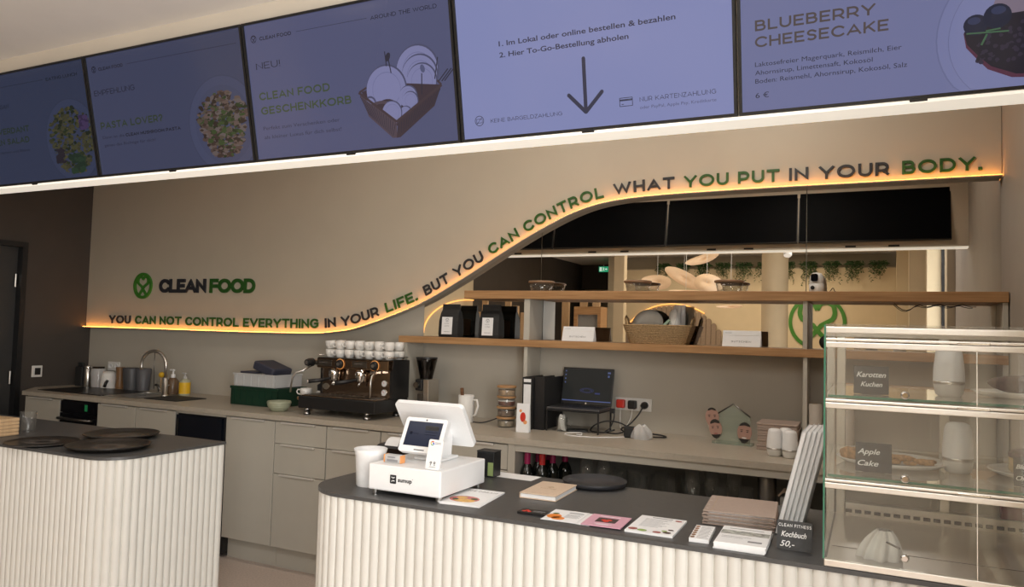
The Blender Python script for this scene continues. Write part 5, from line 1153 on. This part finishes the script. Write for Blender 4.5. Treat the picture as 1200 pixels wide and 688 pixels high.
def sheet(name, label, cat, cx, cy, w, h, th, rot, mat, z=0.0, group=None):
    t = thing(name, label, cat, on(cx, cy, z), rot, group); MB().box(-w / 2, w / 2, -h / 2, h / 2, 0, th).build('paper' if th < .004 else 'body', mat, t); return t
def flat(mb, t, name, mat): return mb.build(name, mat, t)
o = MB().box(-.11, .11, -.045, .045, 0, .0006).build('paper_sheet', M_paper, None, on(-1.23, 2.588), -.03); tag(o, 'blank white sheet lying at the back edge behind the tan book', 'paper')
for k in range(3):
    t = sheet('magazine', ('lowest dessert magazine under two others beside the cash drawer', 'middle dessert magazine, offset between two others', 'top magazine with ice cream cover picture beside the cash drawer')[k], 'magazine', -1.172 + .003 * (2 - k), 2.182 - .003 * (2 - k), .136, .222, .0016, .04 + .03 * (2 - k), M_paper, .0017 * k, 'dessert magazines')
T1 = T(0, 0, .0017)
mb = MB(); mb.prism(ell(-.005, -.045, .050, .042, 28), 0, .0002, T1); flat(mb, t, 'plate_picture', pmat('pink_sorbet_print', (0.55, .17, .16), .5, var=.25, scale=80))
mb = MB(); mb.prism(ell(.005, -.065, .035, .022, 24), .0003, .0005, T1).prism(ell(-.02, -.03, .018, .015, 20), .0003, .0005, T1); flat(mb, t, 'fruit_picture', pmat('mango_print', (0.72, .42, .10), .5, var=.2, scale=90))
mb = MB(); mb.prism(ell(.025, -.035, .012, .010, 14), .0005, .0007, T1).prism(ell(-.03, -.06, .010, .010, 14), .0005, .0007, T1); flat(mb, t, 'garnish_picture', M_leaf)
mb = MB(); caps(mb, 'ICE DREAM', .015, T1 @ T(-.050, .070, 0), .14, .25, .0003, .105); flat(mb, t, 'title_print', M_inkg)
t = thing('linen_book', 'thick tan linen-covered book on the counter in front of the black tray', 'book', on(-.983, 2.378), 0.03); MB().rbox(-.064, .064, -.106, .106, 0, .003, .001, 1).build('cover', M_tan, t); MB().rbox(-.064, .064, -.106, .106, .0155, .0185, .001, 1).build('cover', M_tan, t); MB().rbox(-.064, -.0615, -.106, .106, .0031, .0154, .001, 1).build('spine', M_tan, t); MB().box(-.061, .061, -.102, .102, .0031, .0154).build('pages', M_paper, t)
mb = MB(); caps(mb, 'CLEAN FOOD', .006, T(-.028, -.01, .0187), .14, .25, .0003, .056); emblem(mb, .011, T(0, .018, .0187), .0003, .1); mb.build('cover_print', M_kraft, t)
t = thing('serving_tray', 'round black serving tray overhanging the back edge of the front counter', 'tray', on(-.898, 2.602)); MB().lathe([(.092, 0), (.110, .003), (.116, .019), (.114, .020), (.107, .006), (.001, .004)], 56, None, True, False).build('tray_body', pmat('black_rubber_tray', (0.018, 0.018, 0.022), .55), t)
t = sheet('chocolate_bar', 'slim dark packet with red cherries picture at the counter front edge', 'packet', -.915, 2.097, .088, .046, .007, .03, M_black)
mb = MB()
for (x, y) in ((-.022, .004), (-.012, -.006), (-.028, -.008)): mb.lathe([(.001, 0), (.007, 0), (.006, .0006)], 14, T(x, y, .0071), False, True)
flat(mb, t, 'cherry_picture', M_red); mb = MB(); mb.box(.0, .036, .004, .007, .0071, .0075).box(.0, .03, -.006, -.004, .0071, .0075); flat(mb, t, 'packet_print', M_inkg)
t = sheet('flyer', 'white flyer lying partly under the flyer with orange fruit', 'flyer', -.770, 2.118, .105, .135, .0012, -.06, M_paper, 0.0)
t = sheet('flyer', 'white flyer with orange fruit picture at the counter front edge', 'flyer', -.818, 2.112, .108, .135, .0012, .05, M_paper, .0016)
mb = MB(); mb.prism(ell(-.030, -.015, .022, .026, 20), .0013, .0016).prism(ell(-.012, -.035, .020, .018, 18), .0013, .0016); flat(mb, t, 'fruit_picture', pmat('orange_fruit_print', (0.80, .24, .03), .5)); mb = MB(); mb.prism(ell(-.034, .016, .010, .007, 12, .5), .0016, .0018); flat(mb, t, 'leaf_picture', M_leaf)
mb = MB(); mb.box(.0, .045, .038, .046, .0013, .0016); [mb.box(.0, .046 - .006 * (k % 2), .022 - .008 * k, .0235 - .008 * k, .0013, .0016) for k in range(6)]; flat(mb, t, 'text_print', M_inkg)
t = sheet('brochure', 'pink brochure with dark cherry picture between two white flyers', 'brochure', -.690, 2.112, .116, .132, .0025, .05, M_pink, .0032)
mb = MB(); mb.box(-.030, .030, -.022, .030, .0026, .0029); flat(mb, t, 'picture_panel', pmat('dark_print', (0.06, .04, .04), .5, var=.4)); mb = MB()
for (x, y) in ((-.008, .002), (.006, .006), (.0, -.009)): mb.lathe([(.001, 0), (.009, 0), (.008, .0005)], 14, T(x, y, .0030), False, True)
flat(mb, t, 'cherry_picture', M_red); mb = MB(); mb.box(-.025, .025, -.042, -.040, .0026, .0029).box(-.018, .018, -.050, -.048, .0026, .0029).box(-.03, .03, .045, .048, .0026, .0029); flat(mb, t, 'text_print', M_paper)
t = sheet('menu_flyer', 'stack-like white menu flyer with small fruit pictures, right of the pink brochure', 'flyer', -.551, 2.142, .134, .190, .006, .015, M_paper)
mb = MB()
for k in range(9): mb.box(-.045, .03 - .01 * (k % 3), .060 - .011 * k, .0615 - .011 * k, .0061, .0064)
mb.box(-.03, .03, .076, .082, .0061, .0064); flat(mb, t, 'text_print', M_inkg)
for (nm, m, spots_) in (('berry_picture', M_lip, ((-.050, -.070, .014), (.020, -.078, .012), (.048, .07, .010))), ('leaf_picture', pmat('light_green_print', (.30, .42, .12), .6), ((-.022, -.076, .013), (.036, -.058, .008))), ('seed_picture', M_choc, ((.046, -.072, .012), (.050, -.04, .008)))):
    mb = MB(); [mb.prism(ell(x, y, r, r * .8, 14, 0, .2), .0065, .0068) for x, y, r in spots_]; flat(mb, t, nm, m)
t = sheet('price_card_pad', 'small pad of narrow cards with brown pictures before the album stack', 'cards', -.4165, 2.118, .052, .150, .010, .07, M_paper)
mb = MB(); [mb.prism(ell(-.019, -.058 + .023 * k, .006, .009, 12), .0101, .0104) for k in range(6)]; flat(mb, t, 'food_picture', pmat('brown_print', (.30, .15, .07), .6, var=.4)); mb = MB(); [mb.box(-.008, .022 - .004 * (k % 2), -.064 + .012 * k, -.062 + .012 * k, .0101, .0104) for k in range(11)]; flat(mb, t, 'text_print', M_inkg)
for k in range(6):
    t = sheet('postcard', ('bottom card of the white postcard pile at the counter front edge', 'second card from the bottom of the white postcard pile', 'third card from the bottom of the white postcard pile', 'fourth card from the bottom of the white postcard pile', 'fifth card of the white postcard pile, under the top one', 'top postcard with landscape picture strip on the white pile')[k], 'postcard', -.306 + .002 * (k % 2), 2.105, .128, .180, .0030, .02 + .012 * (k % 3 - 1), M_paper, .0031 * k, 'postcard pile')
mb = MB(); mb.box(-.062, .062, .005, .045, .0031, .0034); flat(mb, t, 'landscape_picture', pmat('landscape_print', (0.36, .37, .34), .6, scale=60, var=.6)); mb = MB(); mb.box(-.045, .045, .065, .069, .0031, .0034).box(-.055, .02, -.02, -.018, .0031, .0034).box(-.055, .0, -.032, -.030, .0031, .0034).box(.015, .05, -.062, -.048, .0031, .0034); flat(mb, t, 'text_print', M_inkg)
for k in range(4):
    t = thing('menu_album', ('bottom taupe ring-bound album of the stack', 'second taupe ring-bound album from the bottom', 'third taupe ring-bound album, under the top one', 'top taupe ring-bound album of the stack beside the postcards')[k], 'album', on(-.352 + .002 * (k % 2), 2.372 - .002 * k, .0105 * k), .06 + .012 * (k % 2), 'taupe albums')
    MB().rbox(-.100, .100, -.112, .112, .0, .0035, .001, 1).build('cover', M_taupe, t); MB().rbox(-.100, .100, -.112, .112, .0065, .0100, .001, 1).build('cover', M_taupe, t); MB().box(-.085, .095, -.106, .106, .0036, .0064).build('pages', M_paper, t)
    for y in (-.08, -.03, .03, .08): MB().tube([(-.092 + .0075 * math.cos(a), y, .005 + .0048 * math.sin(a)) for a in [2 * PI * i / 12 for i in range(12)]], .0012, 5, None, True).build('ring', M_steel, t)
    if k == 3: MB().box(-.078, -.0765, -.111, .111, .0101, .0104).build('crease', M_kraft, t)
for k in range(5):
    t = thing('booklet', ('upright white booklet leaning at the front of the row against the showcase', 'second white booklet of the leaning row by the showcase', 'third white booklet of the leaning row by the showcase', 'fourth white booklet of the leaning row by the showcase', 'last white booklet touching the showcase glass')[k], 'booklet', on(-.236 + .0125 * k, 2.245 + .012 * k), -.02, 'white booklets leaning on the showcase')
    Mk = RY(.235); MB().rbox(-.0045, .0045, 0, .21, .0022, .297, .001, 1, Mk).build('page_block', M_paper, t); MB().box(-.0056, -.0047, -.001, .211, .0022, .299, Mk).build('cover', M_white, t); MB().box(.0047, .0056, -.001, .211, .0025, .299, Mk).build('cover', M_white, t)
def chalk_sign(loc, w, h, lines, label, rot=0.0, lean=-.12):
    t = thing('chalkboard_sign', label, 'sign', loc, rot)
    Mc = RX(lean) @ plane_M((0, 0, 0), (1, 0, 0), (0, 0, 1)); MB().rslab(w, h, .003, .002, Mc @ T(0, h / 2 + .001, -.003)).build('board', M_slate, t)
    mb = MB(); mb.box(-w * .3, w * .3, .0, .022, 0, .002); mb.build('foot', M_slate, t)
    for (s_, u, v, hgt, wd, sh) in lines:
        mb = MB()
        if s_.isupper(): caps(mb, s_, hgt, Mc @ T(u * w, v * h, .0003), .16, .30, .0004, wd * w)
        else: text(mb, s_, hgt, Mc @ T(u * w, v * h, .0006), .00025, width=wd * w, shear=.32)
        mb.build('chalk_lettering', M_chalk, t)
    return t
chalk_sign(on(-.178, 2.098), .086, .073, [('CLEAN FITNESS', -.46, .80, .0078, .93, 0), ('Kochbuch', -.38, .46, .0135, .72, .15), ('50,-', -.41, .12, .0145, .42, .1)], 'black chalkboard sign reading CLEAN FITNESS Kochbuch 50 before the showcase', -.02)

# ------------------------------------------------------------------ glass showcase
CX0, CX1, CY0, CY1 = -.102, .570, 2.004, 2.632
t = thing('glass_showcase', 'three-tier glass cake showcase with aluminium rails on the counter end', 'display case', (0, 0, 0))
B = .9203
MB().rbox(CX0, CX1, CY0 - .004, CY0 + .016, B, B + .017, .002).build('bottom_rail', M_alu, t)
MB().box(CX0 + .004, CX1 - .004, CY0 + .017, CY1 - .02, B, B + .006).build('floor_tray', M_steel, t)
MB().box(CX0 + .01, CX1 - .01, 2.18, 2.182, B + .0062, B + .0075).build('tray_seam', M_dsteel, t)
for z, nm in ((1.108, 'shelf_rail'), (1.302, 'shelf_rail'), (1.450, 'top_rail')):
    MB().rbox(CX0, CX1, CY0 - .003, CY0 + .014, z, z + .014, .002).build(nm, M_alu, t)
    MB().rbox(CX0, CX1, CY0 - .003, CY0 + .010, z + .016, z + .023, .002).build(nm, M_alu, t)
for z in (1.1335, 1.3275):
    MB().box(CX0 + .006, CX1 - .004, CY0 + .016, CY1 - .03, z, z + .006).build('glass_shelf', M_case, t)
    MB().box(CX0 + .006, CX1 - .004, CY0 + .0145, CY0 + .0158, z, z + .006).build('shelf_edge', M_gedge, t)
for z0, z1 in ((B + .0175, 1.1075), (1.1315, 1.3015), (1.3255, 1.4495)):
    for x0, x1 in ((CX0 + .004, .216), (.2185, CX1 - .004)):
        MB().box(x0, x1, CY0, CY0 + .004, z0, z1).build('front_pane', M_case, t)
    MB().box(.2163, .2182, CY0 - .0005, CY0 + .0045, z0, z1).build('pane_edge', M_alu, t)
MB().box(CX0 - .003, CX0 + .001, CY0, CY1, B + .018, 1.505).build('side_pane', M_case, t)
MB().box(CX0 - .003, CX0 + .001, CY0 - .003, CY0 - .0005, B + .018, 1.505).build('side_pane_edge', M_gedge, t)
MB().box(CX0, CX1, CY0 + .012, CY1, 1.502, 1.508).build('top_pane', M_case, t)
MB().rbox(CX0, CX1, CY0 + .005, CY0 + .018, 1.486, 1.501, .002).build('top_front_rail', M_alu, t); MB().rbox(CX0, CX1, CY1 - .02, CY1, 1.478, 1.501, .002).build('top_back_rail', M_alu, t)
for x in (CX0 + .003, CX0 + .003 + .285, CX1 - .03): MB().rbox(x, x + .026, CY1 - .026, CY1, B + .001, 1.477, .002).build('back_post', M_alu, t)
for z in (1.312, 1.118, 1.020): MB().rbox(CX0 + .03, CX1 - .03, CY1 - .022, CY1 - .008, z, z + .018, .002).build('back_rail', M_alu, t)
MB().rbox(CX0 + .03, CX1 - .03, CY1 - .05, CY1 - .004, B + .001, .965, .002).build('back_sill', M_steel, t)
mb = MB()
for k in range(24): mb.rbox(CX0 + .032 + .0265 * k, CX0 + .050 + .0265 * k, CY1 - .056, CY1 - .0505, .936, .946, .001)
mb.build('sill_slots', M_blackm, t)
for x0, x1 in ((CX0 + .03, .185), (.213, CX1 - .031)):
    MB().box(x0, x1, CY1 - .014, CY1 - .010, .966, 1.019).build('rear_door', pmat('rear_door_grey', (.33, .31, .27), .35, .4), t)
for z in (1.343, 1.149, .966): MB().lathe([(.008, 0), (.0095, .004), (.0095, .010), (.006, .012)], 16, plane_M((.072, CY0 - .0005, z), (1, 0, 0), (0, 0, 1))).build('door_knob', M_chrome, t)
MB().tube([(.062, CY0 + .02, .980), (.035, CY0 + .05, .984)], .0025, 6).build('lock_rod', M_dsteel, t)
for z in (1.4665, 1.3185, 1.1245): MB().rbox(.178, .242, CY0 - .006, CY0 - .0035, z - .001, z + .004, .001).build('hinge_clip', M_chrome, t)
# contents
S1 = 1.3338; S2 = 1.1398
chalk_sign((.0, 2.105, S1), .080, .070, [('Karotten', -.42, .62, .0130, .84, .15), ('Kuchen', -.30, .28, .0120, .62, .15)], 'dark chalkboard card reading Karotten Kuchen on the upper glass shelf', .0)
chalk_sign((.006, 2.102, S2), .082, .072, [('Apple', -.44, .62, .0130, .62, .15), ('Cake', -.44, .22, .0130, .58, .15)], 'dark chalkboard card reading Apple Cake on the lower glass shelf', .0)
chalk_sign((.338, 2.10, S2), .075, .066, [('Blueberry', -.44, .62, .010, .85, .15), ('Cheesecake', -.44, .22, .010, .86, .15)], 'dark chalkboard card before the berry cheesecake, cut by the frame', .0)
dup(LM, (.178, 2.205, S1), 0, 'small white lamp with grey ring on the upper showcase shelf', 'cordless lamps in the showcase')
dup(LM, (.200, 2.235, S2), 0, 'small white lamp with grey ring on the lower showcase shelf', 'cordless lamps in the showcase')
def oval_plate(loc, a, b, label):
    t = thing('cake_plate', label, 'plate', loc); MB().lathe([(.60, 0), (.86, .004), (1.0, .016), (.985, .0175), (.84, .008), (.001, .006)], 48, Matrix.Diagonal((a, b, 1, 1)), True, False).build('dish', M_porc, t); return t
oval_plate((.395, 2.26, S1), .165, .10, 'white plate with dark cake on the upper showcase shelf')
oval_plate((.048, 2.265, S2), .135, .125, 'white plate with baked apple cake pieces on the lower showcase shelf')
oval_plate((.415, 2.26, S2), .150, .13, 'white plate under the berry cheesecake on the lower showcase shelf')
def lump(name, label, cat, loc, sx, sy, sz, mat, seed, grp=None):
    rnd = random.Random(seed); ph = [rnd.random() * 6 for _ in range(6)]
    def fn(u, v):
        a = 2 * PI * u; b = PI * v; r = 1 + .12 * math.sin(3 * a + ph[0]) * math.sin(b) + .10 * math.sin(5 * a + ph[1] + 3 * b) * math.sin(b) + .05 * math.sin(9 * a + 7 * b + ph[2]) * math.sin(b)
        x = math.copysign(abs(math.sin(b) * math.cos(a)) ** .75, math.cos(a)); y = math.copysign(abs(math.sin(b) * math.sin(a)) ** .75, math.sin(a))
        return (sx * r * x, sy * r * y, sz * (1 - math.copysign(abs(math.cos(b)) ** .6, math.cos(b))) * .5 * (1 + .1 * math.sin(4 * a + ph[3]) * math.sin(b)))
    o = MB().grid(fn, 28, 14).build(name, mat, None, loc); return tag(o, label, cat, grp)
lump('chocolate_cake', 'dark brown loaf cake on the upper showcase plate', 'cake', (.405, 2.265, S1 + .0085), .115, .055, .050, M_choc, 2)
for k, (x, y, sx_, sz_, l) in enumerate(((-.048, 2.245, .026, .032, 'apple cake piece at the plate end behind the Apple Cake card'), (.070, 2.30, .034, .014, 'flat apple cake slice in the middle of the lower plate'), (.128, 2.250, .024, .015, 'apple cake piece nearest the white lamp'), (.052, 2.230, .020, .011, 'small apple cake crumb piece just right of the Apple Cake card'), (.092, 2.225, .014, .010, 'smallest apple cake crumb near the front of the lower plate'))):
    lump('apple_cake_piece', l, 'cake', (x, y, S2 + .0085), sx_, sx_ * .75, sz_, M_cake, 20 + k, 'apple cake pieces')
t = thing('cheesecake', 'half-round pale cheesecake with dark berry topping on the lower showcase plate', 'cake', (.415, 2.275, S2 + .0085)); MB().lathe([(.095, 0), (.100, .004), (.100, .036), (.097, .040)], 40).build('cake_body', M_cheese, t); MB().lathe([(.101, .038), (.101, .046), (.092, .052), (.001, .053)], 40, None, True, False).build('berry_topping', M_berry, t)
o = MB().rbox(.338, .47, 2.584, 2.612, .9655, 1.017, .003).build('dark_red_box', pmat('dark_red_card', (.18, .02, .04), .5)); tag(o, 'dark red box standing on the rear sill of the showcase', 'box')
rnd = random.Random(9)
o = MB().grid(lambda u, v: ((.048 + .006 * math.sin(16 * PI * u) * (1 - v * .4)) * math.cos(2 * PI * u) * (1.0 - .62 * v ** 2.2) + .012 * v, (.040 + .006 * math.sin(16 * PI * u + 1)) * math.sin(2 * PI * u) * (1.0 - .62 * v ** 2.2), .070 * v), 64, 10).build('reflection_bundle', M_cloth, None, (.018, 2.125, B + .0063)); tag(o, 'gathered white bundle standing in for a reflection in the showcase glass', 'reflection')  # solid shape added in place of a parasol-like reflection in the glass

# ------------------------------------------------------------------ guest area seen in the mirror
t = thing('heart_sign', 'large green heart emblem in a broken ring on the opposite wall', 'sign', (-.868, -5.999, 1.765))
Me = plane_M((0, 0, 0), (-1, 0, 0), (0, 0, 1)); mb = MB()
def band3(mb, pts, wd, r, M, t_):
    Lp, Rp, closed = stroke_poly(pts, wd); n = len(Lp); vs = []
    for a, b in zip(Lp, Rp): vs += [(a.x * r, a.y * r, 0), (b.x * r, b.y * r, 0), (a.x * r, a.y * r, t_), (b.x * r, b.y * r, t_)]
    fs = []
    for i in range(n - 1):
        A = i * 4; B_ = A + 4; fs += [(A + 2, A + 3, B_ + 3, B_ + 2), (A, B_, B_ + 1, A + 1), (A, A + 2, B_ + 2, B_), (A + 1, B_ + 1, B_ + 3, A + 3)]
    fs += [(0, 1, 3, 2), ((n - 1) * 4, (n - 1) * 4 + 2, (n - 1) * 4 + 3, (n - 1) * 4 + 1)]
    mb.add(vs, fs, M)
for a0, a1 in ((128, 238), (-58, 52)): band3(mb, arc(0, 0, .93, .95, a0, a1, 24), .13, .48, Me, .02)
mb.build('ring', M_sign, t)
mb = MB()
for sg in (-1, 1): band3(mb, [(sg * x, y) for x, y in ([(.03, .52)] + arc(.30, .45, .29, .27, 140, 20, 8) + arc(.27, .36, .33, .38, 0, -45, 6) + [(.14, -.12), (-.05, -.36), (-.28, -.62), (-.42, -.80)])], .16, .48, Me @ T(0, 0, .001 * sg + .001), .02)
mb.build('heart_figure', M_sign, t)
rnd = random.Random(4)
for k in range(11):
    x = -3.62 + .372 * k
    mb = MB(); rr = random.Random(40 + k)
    for s_ in range(26):
        px_, py_ = (rr.random() - .5) * .24, .02 + .10 * rr.random(); L = .12 + .34 * rr.random() * (.5 + .5 * rr.random()); q = rr.random() * .10 - .05
        for j in range(int(L / .022)):
            z = .07 - j * .022 + (.02 if j < 2 else 0); a = rr.random() * 6.28; l = .030 + .02 * rr.random()
            cx, cy = px_ + q * j * .1 + .012 * math.sin(j), py_ + .015 * math.cos(j * 1.3)
            d1 = (math.cos(a) * l, math.sin(a) * l * .6, -.012); mb.add([(cx, cy, z), (cx + d1[0] * .5 - d1[1] * .3, cy + d1[1] * .5 + d1[0] * .2, z + .006), (cx + d1[0], cy + d1[1], z + d1[2]), (cx + d1[0] * .5 + d1[1] * .3, cy + d1[1] * .5 - d1[0] * .2, z - .012)], [(0, 1, 2, 3)])
    for s_ in range(30):
        a = rr.random() * 6.28; l = .10 + .10 * rr.random(); mb.add([(0, -.02, .02), (math.cos(a) * l * .5, -.02 + math.sin(a) * l * .15, .06 + .05 * rr.random()), (math.cos(a) * l, -.02 + math.sin(a) * l * .2, .03 + .03 * rr.random()), (math.cos(a) * l * .5, -.02 + math.sin(a) * l * .15, .03)], [(0, 1, 2, 3)])
    o = mb.build('hanging_plant', M_leaf, None, (x, -5.985, 2.745)); tag(o, 'trailing green plant hanging from the high wall ledge in the mirror', 'plant', 'trailing plants on the wall ledge')
def petal_lamp(cx, cz, y, length, wid, ang, bend, label):
    t = thing('pendant_lamp', label, 'lamp', (cx, y, cz), 0, 'petal pendant lamps')
    def fn(u, v):
        a = 2 * PI * u; x = length / 2 * math.cos(a) * v; z = wid / 2 * math.sin(a) * v
        X = x * math.cos(ang) - z * math.sin(ang); Z = x * math.sin(ang) + z * math.cos(ang)
        return (X, bend * (x * x / (length * length / 4)) * .12 + .04 * math.sin(PI * v), Z)
    MB().grid(fn, 36, 6).build('shade', M_lamp, t)
    MB().tube([(0, .02, 0), (0, .02, 2.995 - cz)], .003, 5).build('cord', M_whitem, t)
    return t
petal_lamp(-2.17, 2.57, -2.5, .50, .13, .30, 1, 'upper tilted glowing petal lamp in the mirror')
petal_lamp(-2.50, 2.31, -2.75, .60, .21, -.50, 1, 'long drooping glowing petal lamp in the mirror')
petal_lamp(-2.05, 2.20, -2.15, .42, .25, -.12, -1, 'broad glowing petal lamp in front of the plants in the mirror')
petal_lamp(-2.86, 2.24, -2.6, .46, .22, -.05, 1, 'half-round glowing petal lamp over the arch in the mirror')
petal_lamp(-2.37, 2.09, -2.3, .45, .04, -.03, 1, 'flat glowing petal lamp low behind the glass bowls in the mirror')
petal_lamp(-1.75, 1.88, -2.3, .36, .05, .03, 1, 'small flat petal lamp beside the column in the mirror')
t = thing('slat_arch', 'arched panel of rounded brown felt slats with warm glow on the opposite wall', 'wall panel', (-3.45, -5.998, 0))
for k in range(22):
    x = -.98 + .094 * k; c = x / 1.0; top = 1.15 + .86 * math.sqrt(max(0.0, 1 - (c * .98) ** 2)) if abs(c) < 1.02 else 1.15
    MB().prism([(x - .043, .3), (x + .043, .3), (x + .043, top - .03)] + [(x + .043 * math.cos(a), top - .03 + .043 * math.sin(a)) for a in [PI * j / 8 for j in range(1, 8)]] + [(x - .043, top - .03)], .03, .08, plane_M((0, 0, 0), (-1, 0, 0), (0, 0, 1))).build('slat', M_brownslat, t)
MB().tube([(x * 1.03, .02, 1.16 + .90 * math.sqrt(max(0, 1 - x * x))) for x in [math.cos(PI * (.30 + .70 * k / 30)) for k in range(31)]], .012, 6).build('light_strip', M_led2, t)
o = MB().tube([(-5.935, -1.05 - 1.5 * (1 - math.cos(a)) , 1.40 + .55 * math.sin(a)) for a in [PI / 2 * k / 16 for k in range(17)]], .011, 6).build('light_strip', M_led2); tag(o, 'thin warm light line curving up the side wall, seen in the mirror', 'light')
t = thing('exit_sign', 'small green running-man exit sign glowing in the dark corridor', 'sign', (-5.06, -6.60, 2.80)); MB().box(-.10, .10, -.02, .02, -.055, .055).build('housing', M_exit, t); MB().box(-.004, .004, -.004, .004, .055, .2).build('hanger', M_steel, t)
mb = MB(); Mx = plane_M((0, .0205, 0), (-1, 0, 0), (0, 0, 1)); mb.box(.035, .085, -.042, .042, 0, .001, Mx); mb.prism([(-.085, .0), (-.060, .025), (-.060, .010), (-.035, .010), (-.035, -.010), (-.060, -.010), (-.060, -.025)], 0, .001, Mx); mb.lathe([(.001, 0), (.009, 0), (.009, .001)], 12, Mx @ T(.002, .033, 0), False, True); mb.prism([(-.008, .022), (.010, .022), (.006, -.002), (.022, -.036), (.014, -.040), (-.002, -.012), (-.018, -.036), (-.026, -.030), (-.006, .0), (-.022, .012), (-.020, .02)], 0, .001, Mx); mb.build('pictogram', M_exitw, t)
for (x, y) in ((-4.47, -3.0), (-4.18, -3.05), (-3.95, -3.0)):
    o = MB().rbox(x - .06, x + .06, y - .03, y + .03, 0, 1.97, .004).build('wooden_post', M_beech); tag(o, 'pale upright wooden post of the corridor row, seen in the mirror', 'post', 'pale wooden posts')
t = thing('cupboard', 'tall orange-brown wooden cupboard with grey panel, seen in the mirror', 'cupboard', (-3.86 + .0, -2.55, 0)); MB().box(-.24, -.19, -.15, .15, 0, 1.86).build('side_panel', M_oak, t); MB().box(.14, .19, -.15, .15, 0, 1.86).build('side_panel', M_oak, t); MB().box(-.19, .14, -.15, .15, 1.74, 1.86).build('top_panel', M_oak, t); MB().box(-.19, .14, -.15, .10, .0, 1.739).build('grey_panel', M_niche, t)
t = thing('slat_divider', 'pale wooden slat screen behind the coffee bags, seen in the mirror', 'divider', (-5.15, -2.2, 0))
for k in range(9): MB().rbox(-.56 + .135 * k, -.46 + .135 * k, -.02, .02, 0, 1.75 + .10 * ((k * 5) % 3), .004).build('slat', M_beech, t)
MB().box(-.58, .66, -.032, -.021, .3, .38).build('rail', M_beech, t)
t = thing('ceiling_spotlight', 'white ceiling spotlight beside the column, seen in the mirror', 'spotlight', (-.95, -1.6, 2.56)); MB().lathe([(.045, -.07), (.05, -.06), (.05, .05), (.035, .075)], 22, RX(.5)).build('lamp_head', M_whitem, t); MB().tube([(0, 0, .05), (0, 0, .44)], .012, 8).build('stem', M_whitem, t)
